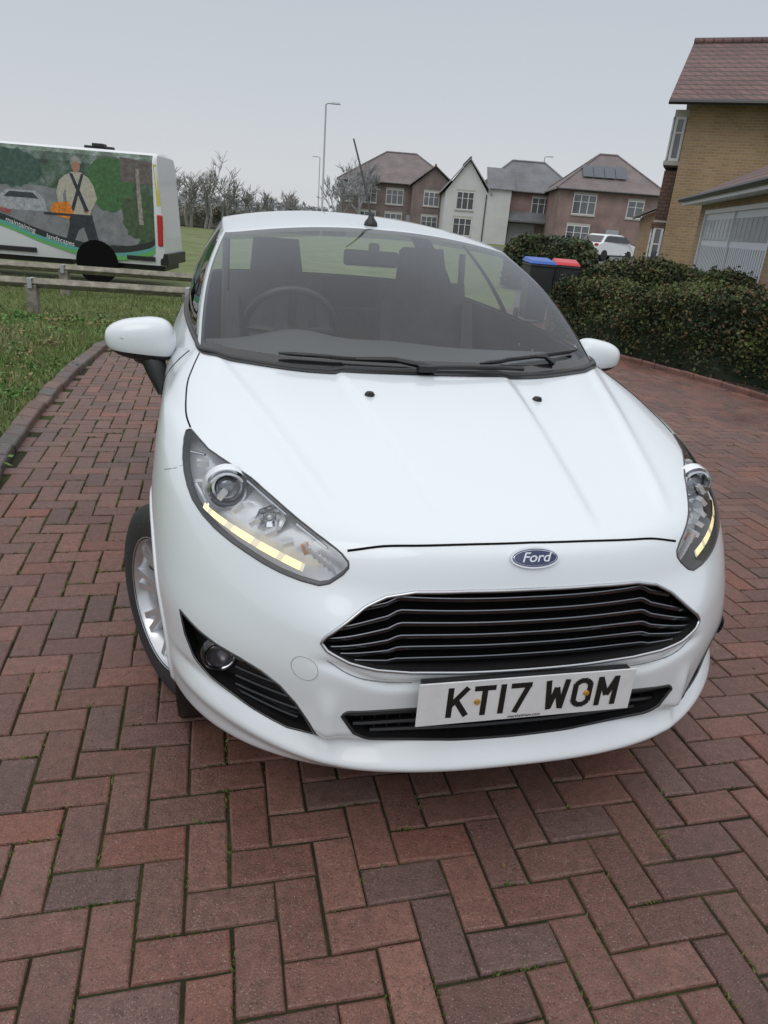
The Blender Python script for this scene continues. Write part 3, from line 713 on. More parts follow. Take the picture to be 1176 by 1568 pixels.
def blades(name,P,h,w,col,mat,parent=None):
    n=len(P); th=rng.uniform(0,2*math.pi,n); d=np.stack([np.cos(th),np.sin(th),np.zeros(n)],1); ln=rng.normal(0,.45,(n,2))
    hh=h*rng.uniform(.5,1.3,n)
    A=P-d*(w/2)[:,None]; B=P+d*(w/2)[:,None]; T_=P+np.stack([ln[:,0]*hh,ln[:,1]*hh,hh],1)
    V_=np.stack([A,B,T_],1).reshape(-1,3); F_=np.arange(3*n).reshape(n,3)
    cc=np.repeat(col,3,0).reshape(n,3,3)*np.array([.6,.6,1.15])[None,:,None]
    return colmesh(name,V_,F_,cc.reshape(-1,3),mat,parent=parent)
M_leaf=colmat("foliage",.6,.3)
def kerb(name,path,side,colors,z=.045):
    L=[0]
    for a,b in zip(path,path[1:]): L.append(L[-1]+math.dist(a,b))
    vs=[];fs=[];cs=[]; s=0
    px=np.array([p[0] for p in path]);py=np.array([p[1] for p in path]);LL=np.array(L)
    while s<L[-1]-.2:
        xa,ya=np.interp(s+.1,LL,px),np.interp(s+.1,LL,py); xb,yb=np.interp(s+.15,LL,px),np.interp(s+.15,LL,py)
        t=Vector((xb-xa,yb-ya)).normalized(); nn=Vector((-t.y,t.x))*side
        o=len(vs); e=.097; wdt=.105; j=random.gauss(0,.004)
        for (ins,dz) in ((.010,0),(.003,-.007),(0,-.02),(0,-.08)):
            for a_,b_ in ((-1,-1),(1,-1),(1,1),(-1,1)):
                p=Vector((xa,ya))+t*(a_*(e-ins))+nn*(wdt/2+b_*(wdt/2-ins)+j); vs.append((p.x,p.y,z+dz+j+.012*(b_>0)))
        fs+=[(o,o+1,o+2,o+3)]+[(o+a+4*k,o+4*k+4+a,o+4*k+4+(a+1)%4,o+4*k+(a+1)%4) for k in range(3) for a in range(4)]
        c=np.array(random.choice(colors))*random.uniform(.8,1.2); cs+=[c]*16; s+=.2
    colmesh(name,np.array(vs),np.array(fs),np.array(cs),M_block)
kerb("kerb_edging",leftS,1,[(.11,.085,.078),(.14,.085,.070),(.10,.09,.085),(.15,.085,.065)],.05)
kerb("kerb_edging.001",rightS,-1,[(.19,.085,.062),(.17,.075,.056),(.14,.07,.056)],.05)
vergeP=[(p[0]-.10,p[1]+.02) for p in leftS]+[(-2.0,8.25),(0,8.65),(1.2,9.8),(1.6,12),(1.6,13.0),(-14,12.4),(-14,-1.2)]
M_soil=grassmat("verge_soil",(.05,.06,.02),(.10,.13,.042),(.15,.17,.07),3.0)
sheet("grass_verge",vergeP,.022,M_soil)
def samp(poly,n,xr,yr,pw=None):
    out=[]
    while len(out)<n:
        x=random.uniform(*xr);y=random.uniform(*yr)
        if inside(poly,x,y): out.append((x,y,.02))
    return np.array(out)
gp=np.concatenate([samp(vergeP,56000,(-6.5,-1.9),(2.4,8.9)),samp(vergeP,30000,(-9,1.6),(7.5,13.0))])
nz=np.array([noise.noise(Vector((x*.9,y*.9,0)))+.5*noise.noise(Vector((x*3,y*3,5))) for x,y,_ in gp])
gc1=np.array([.125,.21,.050]);gc2=np.array([.24,.27,.11]);gc3=np.array([.34,.29,.16])
tt=np.clip(.4+nz*.8+rng.normal(0,.25,len(gp)),0,1)[:,None]; gcol=gc1*(1-tt)+gc2*tt; dry=rng.random(len(gp))<.08; gcol[dry]=gc3
hgt=.045+.055*np.clip(nz+.3,0,1)
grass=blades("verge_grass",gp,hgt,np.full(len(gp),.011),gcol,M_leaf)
def leaves(name,P,size,col,mat,parent=None,flat=0,asp=.55):
    n=len(P); a=rng.normal(size=(n,3)); a[:,2]*=(1-flat); a/=np.linalg.norm(a,axis=1)[:,None]; b=rng.normal(size=(n,3)); b[:,2]*=(1-flat); b-=a*(a*b).sum(1)[:,None]; b/=np.linalg.norm(b,axis=1)[:,None]
    s=(size*rng.uniform(.6,1.3,n))[:,None]
    V_=np.stack([P-a*s,P+b*s*asp,P+a*s,P-b*s*asp],1).reshape(-1,3); F_=np.arange(4*n).reshape(n,4)
    return colmesh(name,V_,F_,np.repeat(col,4,0),mat,parent=parent)
wp=[];wcl=[]
for k in range(170):
    x,y,_=samp(vergeP,1,(-6.0,-2.0),(2.6,8.8))[0]
    m_=random.randint(25,60); r_=random.uniform(.06,.2)
    wp.append(np.stack([rng.normal(x,r_*.6,m_),rng.normal(y,r_*.6,m_),.03+np.abs(rng.normal(0,.04,m_))],1))
    base_=np.array(random.choice([(.08,.19,.04),(.10,.18,.05),(.20,.17,.08)])); wcl.append(base_[None]*rng.uniform(.6,1.5,(m_,1)))
leaves("verge_weeds",np.concatenate(wp),.022,np.concatenate(wcl),M_leaf,flat=.5)
jt=[]
for k in range(11000):
    i=random.randrange(len(C)); X,Y,hx_,hy_=C[i]
    d=noise.noise(Vector((X*.8,Y*.8,3)))
    if X>-.3 and random.random()<.80: continue
    if d<-.1 and random.random()<.7: continue
    e=random.choice((-1,1)); f=random.uniform(-1,1)
    lx,ly=(e*hx_,f*hy_) if random.random()<.5 else (f*hx_,e*hy_)
    q=(X+ca*lx-sa*ly,Y+sa*lx+ca*ly)
    hd_=abs(lx)==hx_
    for _ in range(random.randint(8,20)):
        al_=random.gauss(0,.024); ac=random.gauss(0,.0025)
        dl=(ac,al_) if hd_ else (al_,ac)
        jt.append((q[0]+ca*dl[0]-sa*dl[1],q[1]+sa*dl[0]+ca*dl[1],-.006))
jt=np.array(jt); blades("joint_moss",jt,np.full(len(jt),.0105),np.full(len(jt),.007),np.array([.10,.135,.03])*rng.uniform(.5,1.5,(len(jt),1)),M_leaf)
lt=samp(PV,90,(-2.8,4.7),(.4,9)); lt[:,2]=.004; leaves("leaf_litter",lt,.009,np.array([.13,.09,.05])*rng.uniform(.4,1.4,(len(lt),1)),M_leaf,flat=.9)
# ---------------- hedges
def hedge(name,path,n,size,c1,c2,brown=.08,lump=.12,trunk=False):
    path=np.array(path,float); L=np.concatenate([[0],np.cumsum(np.linalg.norm(np.diff(path[:,:2],axis=0),axis=1))])
    def sec(s,a,k=1.0):
        x,y,w,h=[np.interp(s,L,path[:,q]) for q in range(4)]
        x2=np.interp(s+.1,L,path[:,0])-np.interp(s-.1,L,path[:,0]); y2=np.interp(s+.1,L,path[:,1])-np.interp(s-.1,L,path[:,1]); l=math.hypot(x2,y2) or 1
        nx,ny=-y2/l,x2/l
        e=min(1,((s+.05)/.35))**.5 if s<.3 else (min(1,(L[-1]-s+.05)/.35)**.5 if L[-1]-s<.3 else 1)
        ca_=math.cos(a);o=math.copysign(abs(ca_)**.55,ca_)*w*k*e; z=abs(math.sin(a))**.5*h*k*(.75+.25*e)
        l1=lump*(noise.noise(Vector((x*1.3+o,y*1.3,z*1.3)))*1.4+.7*noise.noise(Vector((x*4+o*4,y*4,z*4))))
        return x+nx*(o+l1*ca_),y+ny*(o+l1*ca_),max(.02,z+l1*.9*math.sin(a))
    P=[];col=[]
    for _ in range(n):
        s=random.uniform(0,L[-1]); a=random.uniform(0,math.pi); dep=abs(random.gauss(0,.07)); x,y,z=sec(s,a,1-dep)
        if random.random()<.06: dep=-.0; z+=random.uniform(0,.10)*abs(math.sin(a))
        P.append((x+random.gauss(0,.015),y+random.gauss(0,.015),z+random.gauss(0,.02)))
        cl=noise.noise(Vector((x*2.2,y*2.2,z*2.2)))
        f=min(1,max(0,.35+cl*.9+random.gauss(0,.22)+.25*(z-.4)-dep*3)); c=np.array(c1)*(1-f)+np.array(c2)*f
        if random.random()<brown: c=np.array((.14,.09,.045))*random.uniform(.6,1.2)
        col.append(c)
    e=empty(name); leaves("leaves",np.array(P),size,np.array(col),M_leaf,parent=e)
    mb=MB(); ns=max(6,int(L[-1]/.25)); V_=[]
    for i in range(ns+1):
        for k in range(13): V_.append(sec(L[-1]*i/ns,math.pi*k/12,.86))
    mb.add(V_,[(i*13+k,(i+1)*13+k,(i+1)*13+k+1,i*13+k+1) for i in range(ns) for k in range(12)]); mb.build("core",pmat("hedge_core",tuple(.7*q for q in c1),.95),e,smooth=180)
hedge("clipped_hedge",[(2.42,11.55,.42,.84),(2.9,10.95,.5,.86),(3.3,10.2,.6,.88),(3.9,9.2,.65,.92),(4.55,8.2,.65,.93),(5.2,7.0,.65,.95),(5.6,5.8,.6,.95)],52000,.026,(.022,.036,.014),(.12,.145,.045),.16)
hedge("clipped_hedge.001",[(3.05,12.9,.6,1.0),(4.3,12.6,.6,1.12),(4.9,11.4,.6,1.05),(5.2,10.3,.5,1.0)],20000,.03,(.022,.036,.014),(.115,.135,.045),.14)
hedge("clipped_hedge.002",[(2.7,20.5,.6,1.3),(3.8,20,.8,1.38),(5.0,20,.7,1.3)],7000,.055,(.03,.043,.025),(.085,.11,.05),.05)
bedP=[(p[0]+.1,p[1]+.03) for p in rightS]+[(9,-1.2),(9,15),(4.4,14.5),(2.4,11.2)]
sheet("planting_bed",bedP,.018,pmat("bark_mulch",(.03,.020,.014),.95,var=.6,vscale=30,bump=1,bscale=40))
mp=samp(bedP,9000,(2.5,5.5),(6.0,12)); mc=np.array([.06,.038,.025])*rng.uniform(.4,1.8,(len(mp),1)); leaves("bark_chips",mp+np.array([0,0,.004]),.016,mc,M_leaf,flat=.8)
# ---------------- knee rail fence
M_wood=pmat("weathered_timber",(.23,.21,.17),.85,var=.35,vscale=12,bump=.5,bscale=40)
M_galv=pmat("galvanised",(.5,.52,.54),.4,metal=.6)
def fence(name,x0,y0,x1,y1,posts,z=.42):
    e=empty(name,(x0,y0,0),math.atan2(y1-y0,x1-x0)); L=math.hypot(x1-x0,y1-y0); mb=MB()
    mb.box((L/2,0,z-.02),(L,.09,.09),0,Matrix.Rotation(R(45),3,'X'))
    for s in posts: mb.box((s,0,z/2-.05),(.13,.12,z+.02)); 
    mb.build("rail_and_posts",M_wood,e,bevel=.008)
    mb=MB()
    for s in posts:
        mb.box((s,-.0,z+.035),(.05,.17,.006),0,None); mb.box((s,-.085,z-.02),(.05,.006,.11)); 
    mb.build("straps",M_galv,e)
fence("knee_rail_fence",-9,8.2,-2.5,9.25,[.2,2.4,4.55,6.4])
fence("knee_rail_fence.001",-10,10.4,-2.6,11.25,[.6,2.8,5.0,7.2])
# ================================================================== WHEELIE BINS
def wbin(name,x,y,rz,body,lid):
    e=empty(name,(x,y,0),rz); mb=MB()
    V_=[(-.17,-.22,.06),(.17,-.22,.06),(.17,.20,.06),(-.17,.20,.06),(-.205,-.29,.93),(.205,-.29,.93),(.205,.27,.93),(-.205,.27,.93)]
    mb.add(V_,[(0,3,2,1),(4,5,6,7),(0,1,5,4),(1,2,6,5),(2,3,7,6),(3,0,4,7)]); mb.box((0,-.01,.93),(.44,.59,.04)); mb.build("body",body,e,bevel=.015)
    mb=MB(); mb.add([(-.225,-.31,.955),(.225,-.31,.955),(.225,.29,.975),(-.225,.29,.975),(-.19,-.27,1.0),(.19,-.27,1.0),(.19,.25,1.04),(-.19,.25,1.04)],[(0,3,2,1),(4,5,6,7),(0,1,5,4),(1,2,6,5),(2,3,7,6),(3,0,4,7)]); mb.tube([(-.2,.32,.97),(.2,.32,.97)],.015,8); mb.build("lid",lid,e,bevel=.012)
    mb=MB(); mb.lathe([(-.25,.001),(-.25,.1),(-.20,.1),(-.20,.001)],20,0,(0,.2,.10)); mb.lathe([(.20,.001),(.20,.1),(.25,.1),(.25,.001)],20,0,(0,.2,.10)); mb.build("wheels",M_rubber,e,smooth=40)
M_bin=pmat("bin_black",(.03,.032,.036),.5)
wbin("wheelie_bin",2.24,12.6,R(5),M_bin,pmat("blue_lid",(.02,.10,.42),.4)); wbin("wheelie_bin.001",2.72,12.8,R(-6),M_bin,pmat("red_lid",(.55,.02,.03),.4))
# ================================================================== VAN
van=empty("liveried_van",(-4.26,13.3,0),R(2.5))
VW=1.30
prof=[(.03,.36),(0,.55),(0,1.95),(.03,2.07),(.09,2.14),(.22,2.18),(VW/2,2.20),(VW-.22,2.18),(VW-.09,2.14),(VW-.03,2.07),(VW,1.95),(VW,.55),(VW-.03,.36)]
mb=MB(); xs=[(0,1.0,0),(-.04,1.0,0),(-.15,1.0,0),(-4.2,1.0,0),(-4.7,1,0),(-5.4,.72,0),(-6.1,.50,0)]
V_=[];n=len(prof)
for q,(x,k,_) in enumerate(xs):
    for (y,z) in prof:
        ins=.04 if q==0 else (.012 if q==1 else 0)
        yy_=y+(ins if y<VW/2 else -ins); zz_=.36+(z-.36)*k if q else min(z,2.15)
        xx_=x-(.10*ss(1.2,2.2,z) if q==0 else (.09*ss(1.2,2.2,z) if q==1 else 0))
        V_.append((xx_,yy_,zz_))
Fv=[(i*n+k,(i+1)*n+k,(i+1)*n+(k+1)%n,i*n+(k+1)%n) for i in range(len(xs)-1) for k in range(n)]+[tuple(range(n)),tuple((len(xs)-1)*n+k for k in range(n-1,-1,-1))]
mb.add(V_,Fv); M_van=pmat("van_white",(.66,.68,.70),.3,coat=.7); mb.build("van_body",M_van,van,smooth=35)
def wrapmat():
    m=bpy.data.materials.new("photo_wrap"); m.use_nodes=True; nt=m.node_tree; b=nt.nodes["Principled BSDF"]; b.inputs["Roughness"].default_value=.25; b.inputs["Coat Weight"].default_value=.3
    tc=N(nt,"ShaderNodeTexCoord"); v=N(nt,"ShaderNodeTexNoise"); v.inputs["Scale"].default_value=3.2; v.inputs["Detail"].default_value=9; v.inputs["Roughness"].default_value=.72; nt.links.new(tc.outputs["Object"],v.inputs["Vector"])
    r=N(nt,"ShaderNodeValToRGB"); e=r.color_ramp.elements; e[0].position=.36; e[0].color=(.02,.03,.028,1); e[1].position=.66; e[1].color=(.34,.38,.36,1)
    for p,c in ((.44,(.03,.06,.04)),(.50,(.06,.12,.07)),(.57,(.13,.17,.16))): k=e.new(p); k.color=(*c,1)
    nt.links.new(v.outputs["Fac"],r.inputs["Fac"]); nt.links.new(r.outputs["Color"],b.inputs["Base Color"]); return m
def decal(name,pts,y,mat,up=False):
    mb=MB(); mb.add([(x,y,z) for x,z in pts],[tuple(range(len(pts)))]); return mb.build(name,mat,van,recalc=False)
bot=smooth_poly([(-4.3,1.45),(-3.4,1.12),(-2.73,.96),(-2.1,.75),(-1.4,.600),(-.8,.58),(-.3,.68),(-.16,.76)],6,False)
decal("wrap_photo",bot+[(-.16,1.94),(-4.3,1.94)],-.003,wrapmat())
mb=MB(); mb.add([(-4.3,-.004,1.94),(-.16,-.004,1.94),(-.16,.026,2.065),(-4.3,.026,2.065)],[(0,1,2,3)]); mb.add([(-4.3,.026,2.066),(-.16,.026,2.066),(-.16,.085,2.136),(-4.3,.085,2.136)],[(0,1,2,3)]); mb.build("wrap_top",bpy.data.materials["photo_wrap"],van,recalc=False)
def gm(n,c,s=14,v=.6):
    m=pmat(n,c,.35,var=v,vscale=s); 
    for q in m.node_tree.nodes:
        if q.type=='TEX_NOISE': q.inputs["Detail"].default_value=10; q.inputs["Roughness"].default_value=.75
    return m
def blob(cx,cz,rx,rz_,n=22,j=.12): return [(cx+rx*math.cos(t)*(1+random.uniform(-j,j)),cz+rz_*math.sin(t)*(1+random.uniform(-j,j))) for t in np.linspace(0,2*math.pi,n+1)[:-1]]
px=lambda a,b:(min((a-245)*.01113,-.17),2.16-(b-228)*.01115)
bl=lambda cx,cz,rx,rz_,n=40,j=.10:[(min(q[0],-.17),q[1]) for q in blob(cx,cz,rx,rz_,n,j)]
decal("print_road",[px(-80,330),px(-80,285),px(60,285),px(175,300),px(236,312),px(236,330),px(200,362),px(130,364)],-.0045,gm("p_grey",(.20,.21,.22),5,.4))
decal("print_bush",bl(*px(165,275),.42,.42),-.0055,gm("p_green",(.055,.14,.05)))
decal("print_bush_b",bl(*px(215,318),.38,.40),-.0060,gm("p_green2",(.06,.10,.05)))
decal("print_tree",bl(*px(15,262),.5,.3),-.0055,gm("p_green3",(.05,.10,.08)))
decal("print_house",[px(182,236),px(232,240),px(232,272),px(182,270)],-.0058,gm("p_house",(.13,.11,.10)))
decal("print_white_vehicle",[px(-10,322),px(-8,303),px(8,293),px(50,293),px(62,303),px(66,322)],-.0062,gm("p_veh",(.34,.36,.38)))
decal("print_vehicle_glass",[px(0,304),px(10,296),px(46,296),px(54,304)],-.0066,gm("p_vg",(.04,.05,.06)))
decal("print_posts",[px(205,250),px(210,250),px(214,330),px(207,330)],-.0064,gm("p_post",(.28,.26,.22)))
M_sh=gm("p_shirt",(.42,.40,.33),20,.3); M_sk=gm("p_skin",(.36,.19,.13),20,.2); M_tr=gm("p_trouser",(.03,.035,.045)); M_or=gm("p_orange",(.65,.20,.02)); M_hat=gm("p_hair",(.30,.29,.27))
decal("print_man_legs",[px(100,318),px(133,318),px(138,340),px(143,366),px(128,366),px(120,340),px(112,345),px(104,362),px(92,358),px(98,340)],-.0070,M_tr)
decal("print_man_torso",[px(96,268),px(108,262),px(122,262),px(134,270),px(136,300),px(132,322),px(99,322),px(97,300)],-.0074,M_sh)
decal("print_man_arm",[px(96,268),px(88,275),px(82,292),px(84,306),px(92,306),px(92,294),px(99,284)],-.0078,M_sh)
decal("print_man_arm_b",[px(133,269),px(140,280),px(144,298),px(136,312),px(128,318),px(125,312),px(133,300),px(130,286)],-.0078,M_sh)
decal("print_man_hands",blob(*px(90,310),.05,.05,12,.05),-.0082,M_sk); decal("print_man_hand_b",blob(*px(126,316),.05,.045,12,.05),-.0082,M_sk)
decal("print_man_head",blob(*px(115,253),.075,.11,16,.04),-.0082,M_sk); decal("print_man_cap",[px(107,252),px(108,243),px(115,239),px(123,243),px(124,250),px(115,247)],-.0088,M_hat)
decal("print_man_harness",[px(104,264),px(109,264),px(130,316),px(124,318)],-.0086,M_tr); decal("print_man_harness_b",[px(126,264),px(122,264),px(102,316),px(107,318)],-.0087,M_tr)
decal("print_tool",[px(76,308),px(100,304),px(106,320),px(98,330),px(76,326),px(70,318)],-.0090,M_or)
decal("print_tool_bar",[px(60,322),px(135,322),px(135,325),px(60,326)],-.0092,M_tr)
def sweep(name,dz0,dz1,mat,y):
    P=smooth_poly([(-4.3,1.45),(-3.4,1.12),(-2.73,.96),(-2.1,.75),(-1.4,.600),(-.8,.58),(-.3,.68),(-.16,.76)],6,False)
    mb=MB(); n=len(P); V_=[]
    for i,(x,z) in enumerate(P): V_.append((x,y,z+dz0)); 
    for i,(x,z) in enumerate(P): V_.append((x,y,z+dz1-(.05*i/n)))
    mb.add(V_,[(i,n+i,n+i+1,i+1) for i in range(n-1)]); mb.build(name,mat,van,recalc=False)
sweep("band_black",.055,-.05,pmat("band_k",(.025,.028,.028),.35),-.0095)
sweep("band_teal",-.050,-.095,pmat("band_t",(.10,.34,.30),.35),-.0097)
sweep("band_green",-.11,-.14,pmat("band_g",(.12,.38,.10),.35),-.0099)
def vtext(s,x,z,size,rot,mat,y=-.012):
    tx=bpy.data.curves.new("van_lettering",'FONT'); tx.body=s; tx.size=size; tx.materials.append(mat); o=link(bpy.data.objects.new("van_lettering",tx),van); o.rotation_euler=(R(90),R(rot),0); o.location=(x,y,z)
vtext("maintaining",-2.74,.915,.115,18,M_white); vtext("landscapes",-2.06,.69,.115,13,M_white); vtext("Great",-3.0,1.12,.16,14,pmat("vt_red",(.55,.05,.04),.4))
mb=MB()
mb.box((-.07,.03,.95),(.09,.09,.52)); mb.build("van_tail_lamp",M_red,van,bevel=.02)
mb=MB(); mb.box((-.02,VW/2,.47),(.14,VW-.04,.20)); mb.box((-3.2,-.004,.47),(1.9,.02,.08)); mb.box((-.42,-.004,.47),(.5,.02,.08)); mb.box((-.6,VW/2,.33),(1.1,VW-.3,.14)); mb.box((-3.2,VW/2,.33),(3.0,VW-.3,.14)); mb.build("van_bumper_trim",M_black,van,bevel=.01)
mb=MB(); mb.add([(-.10,-.001,1.35),(-.045,.03,1.35),(-.10,.03,2.0),(-.145,-.001,2.0)],[(0,1,2,3)]); mb.build("rear_chevron_yellow",pmat("chev",(.60,.52,.08),.4),van)
mb=MB(); mb.box((-1.25,VW/2,2.22),(.5,.12,.05)); mb.box((-1.25,VW/2,2.26),(.2,.2,.05)); mb.build("roof_beacon",M_black,van,bevel=.01)
def vwheel(x):
    mb=MB(); mb.lathe([(-.011,.001),(-.011,.37)],40,1,(x,.0,.345),'y')
    mb.lathe([(-.02,.21),(-.03,.29),(-.01,.325),(.18,.325)],32,0,(x,.02,.325),'y'); mb.lathe([(-.01,.001),(-.015,.08),(.01,.14),(-.01,.19),(-.02,.21)],24,2,(x,.02,.325),'y'); mb.build("van_wheel",[M_rubber,M_seam,M_dchrome],van,smooth=40)
vwheel(-1.20); vwheel(-5.0)
# ================================================================== HOUSES
M_sill=pmat("stone_sill",(.42,.40,.37),.8)
def windows(e,wins,name="windows"):
    mb=MB()
    for (x,z,w,h,nm,face,depth) in wins:
        def P(a,b,c):
            return (a,-b,c) if face=='f' else ((-b,a,c) if face=='l' else None)
        def bx(a0,a1,b0,b1,c0,c1,mi):
            p=P((a0+a1)/2,(b0+b1)/2,(c0+c1)/2); d=(a1-a0,b1-b0,c1-c0) if face=='f' else (b1-b0,a1-a0,c1-c0); mb.box(p,d,mi)
        fr=.07
        bx(x,x+w,-.02+depth,.02+depth,z,z+h,1)
        for k in range(nm+1):
            a=x+(w-fr)*k/nm; bx(a,a+fr,depth,.06+depth,z,z+h,0)
        for c in (z,z+h-fr,z+h*.62): bx(x,x+w,depth,.055+depth,c,c+fr*(1 if c!=z+h*.62 else .6),0)
        bx(x-.08,x+w+.08,depth,.09+depth,z-.12,z-.001,2); bx(x-.05,x+w+.05,depth,.03+depth,z+h+.001,z+h+.18,2)
    mb.build(name,[M_upvc,M_winglass,M_sill],e)
M_fascia=pmat("fascia",(.19,.18,.175),.6)
def house(name,loc,rz,w,d,eave,ridge,kind,wallm,roofm,wins,hip=3.0,ov=.4,door=None,fm=None):
    e=empty(name,loc,rz); mb=MB()
    V_=[(0,0,-.5),(w,0,-.5),(w,d,-.5),(0,d,-.5),(0,0,eave),(w,0,eave),(w,d,eave),(0,d,eave)]
    Fm=[(0,1,5,4),(1,2,6,5),(2,3,7,6),(3,0,4,7)]; mb.add(V_,Fm)
    if kind=='gf': mb.add([(0,0,eave),(w,0,eave),(w/2,0,ridge-.1),(0,d,eave),(w,d,eave),(w/2,d,ridge-.1)],[(0,1,2),(4,3,5)])
    if kind=='gs': mb.add([(0,0,eave),(0,d,eave),(0,d/2,ridge-.1),(w,0,eave),(w,d,eave),(w,d/2,ridge-.1)],[(1,0,2),(3,4,5)])
    mb.build("walls",wallm,e)
    mb=MB(); z0=eave-.08
    c=[(-ov,-ov,z0),(w+ov,-ov,z0),(w+ov,d+ov,z0),(-ov,d+ov,z0)]
    if kind=='hip': r=[(hip,d/2,ridge),(w-hip,d/2,ridge)]
    elif kind=='gs': r=[(-ov,d/2,ridge),(w+ov,d/2,ridge)]
    if kind in('hip','gs'): top=[(0,1,5,4),(1,2,5),(2,3,4,5),(3,0,4)]
    else: r=[(w/2,-ov,ridge),(w/2,d+ov,ridge)]; top=[(0,1,4),(1,2,5,4),(2,3,5),(3,0,4,5)]
    if kind=='gs': top=[(0,1,5,4),(2,3,4,5)]
    if kind=='gf': top=[(1,2,5,4),(3,0,4,5)]
    P=c+r; mb.add([(x,y,z+.12) for x,y,z in P],top,0)
    Pl=[(x,y,z) for x,y,z in P]
    mb.add(Pl,[tuple(reversed(t)) for t in top],1)
    for (a,b) in ((0,1),(1,2),(2,3),(3,0)):
        if kind=='gs' and (a,b) in((1,2),(3,0)): 
            k=5 if a==1 else 4
            for (p,q) in ((a,k),(k,b)): mb.add([P[p],P[q],(P[q][0],P[q][1],P[q][2]+.12),(P[p][0],P[p][1],P[p][2]+.12)],[(0,1,2,3)],1)
            continue
        if kind=='gf' and (a,b) in((0,1),(2,3)):
            k=4 if a==0 else 5
            for (p,q) in ((a,k),(k,b)): mb.add([P[p],P[q],(P[q][0],P[q][1],P[q][2]+.12),(P[p][0],P[p][1],P[p][2]+.12)],[(0,1,2,3)],1)
            continue
        mb.add([P[a],P[b],(P[b][0],P[b][1],P[b][2]+.12),(P[a][0],P[a][1],P[a][2]+.12)],[(0,1,2,3)],1)
    mb.build("roof",[roofm,fm or M_fascia],e)
    mb=MB()
    rl=[Vector(r[0])+Vector((0,0,.14)),Vector(r[1])+Vector((0,0,.14))]; mb.tube(rl,.11,8)
    if kind=='hip':
        for a,b in ((0,4),(3,4),(1,5),(2,5)): mb.tube([Vector(P[a])+Vector((0,0,.13)),Vector(P[b])+Vector((0,0,.14))],.09,6)
    mb.build("ridge_tiles",roofm,e,smooth=60)
    mb=MB()
    if kind!='gf': mb.tube([(-ov,-ov-.05,z0+.04),(w+ov,-ov-.05,z0+.04)],.06,6)
    mb.tube([(w-.15,-.08,0),(w-.15,-.08,z0)],.045,6); mb.build("gutter",M_black,e)
    windows(e,wins)
    if door: mb=MB(); mb.box((door[0],-.03,1.0),(door[1],.08,2.1)); mb.build("door",door[2],e)
    return e
BR1=brickmat("brick_red_brown",(.175,.080,.056),(.135,.065,.049),(.19,.16,.14),haze=.20)
BR2=brickmat("brick_red",(.25,.105,.075),(.19,.083,.063),(.22,.18,.16),haze=.18)
BUFF=brickmat("brick_buff",(.34,.215,.105),(.265,.16,.075),(.29,.25,.19),var=.18,haze=.03)
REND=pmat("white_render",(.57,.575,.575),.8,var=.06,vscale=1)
TILE_R=brickmat("roof_tile_red",(.14,.08,.066),(.11,.067,.058),(.06,.04,.035),.30,.16,.02,zs=1.0,var=.2,haze=.22)
TILE_G=brickmat("roof_tile_grey",(.10,.10,.105),(.08,.08,.085),(.05,.05,.05),.30,.16,.02,zs=1.0,var=.2,haze=.24)
TILE_E=brickmat("roof_tile_plum",(.165,.085,.075),(.12,.062,.058),(.05,.03,.028),.28,.17,.022,zs=1.0,var=.15,haze=.04)
GREYD=pmat("grey_door",(.35,.37,.40),.5)
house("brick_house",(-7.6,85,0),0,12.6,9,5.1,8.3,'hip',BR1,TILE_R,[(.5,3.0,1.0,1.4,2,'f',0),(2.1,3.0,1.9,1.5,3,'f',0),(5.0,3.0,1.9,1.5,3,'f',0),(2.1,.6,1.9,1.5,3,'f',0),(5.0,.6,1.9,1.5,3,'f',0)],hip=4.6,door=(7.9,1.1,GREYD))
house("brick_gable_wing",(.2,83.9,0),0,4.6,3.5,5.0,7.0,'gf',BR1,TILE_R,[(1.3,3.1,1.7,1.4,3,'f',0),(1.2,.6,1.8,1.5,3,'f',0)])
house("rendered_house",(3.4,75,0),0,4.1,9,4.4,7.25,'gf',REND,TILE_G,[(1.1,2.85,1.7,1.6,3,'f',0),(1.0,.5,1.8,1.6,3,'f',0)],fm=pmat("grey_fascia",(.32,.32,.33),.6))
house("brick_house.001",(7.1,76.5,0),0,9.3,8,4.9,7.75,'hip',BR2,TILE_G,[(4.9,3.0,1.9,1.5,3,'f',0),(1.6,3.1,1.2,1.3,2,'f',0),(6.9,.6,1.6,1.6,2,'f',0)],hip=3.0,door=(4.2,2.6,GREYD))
mb=MB(); e=empty("entrance_porch",(9.2,75.2,0)); mb.add([(0,0,2.3),(5.2,0,2.3),(5.2,1.4,3.2),(0,1.4,3.2),(0,0,2.15),(5.2,0,2.15)],[(0,1,2,3),(0,4,5,1)]); mb.build("porch_roof",TILE_G,e); mb=MB(); mb.box((.1,.1,1.0),(.14,.14,2.3)); mb.box((5.1,.1,1.0),(.14,.14,2.3)); mb.build("posts",M_upvc,e)
mb=MB(); e=empty("white_wing",(7.5,74.9,0)); mb.box((1.1,.9,2.2),(2.2,1.8,5.4)); mb.build("walls",REND,e); mb=MB(); mb.add([(-.2,-.3,4.9),(2.5,-.3,4.9),(2.5,2.4,6.9),(-.2,2.4,6.9)],[(0,1,2,3)]); mb.build("roof",TILE_G,e)
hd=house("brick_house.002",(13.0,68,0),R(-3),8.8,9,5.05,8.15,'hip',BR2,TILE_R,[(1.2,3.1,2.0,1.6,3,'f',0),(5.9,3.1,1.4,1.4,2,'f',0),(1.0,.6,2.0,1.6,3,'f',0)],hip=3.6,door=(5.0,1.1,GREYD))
M_pv=pmat("solar_panel",(.04,.05,.07),.3,coat=.1)
mb=MB()
def roofpt(x,y,o=.2): return (x,y,5.05+.04+(8.15-5.05+.08)*(y+.4)/(4.9)+o)
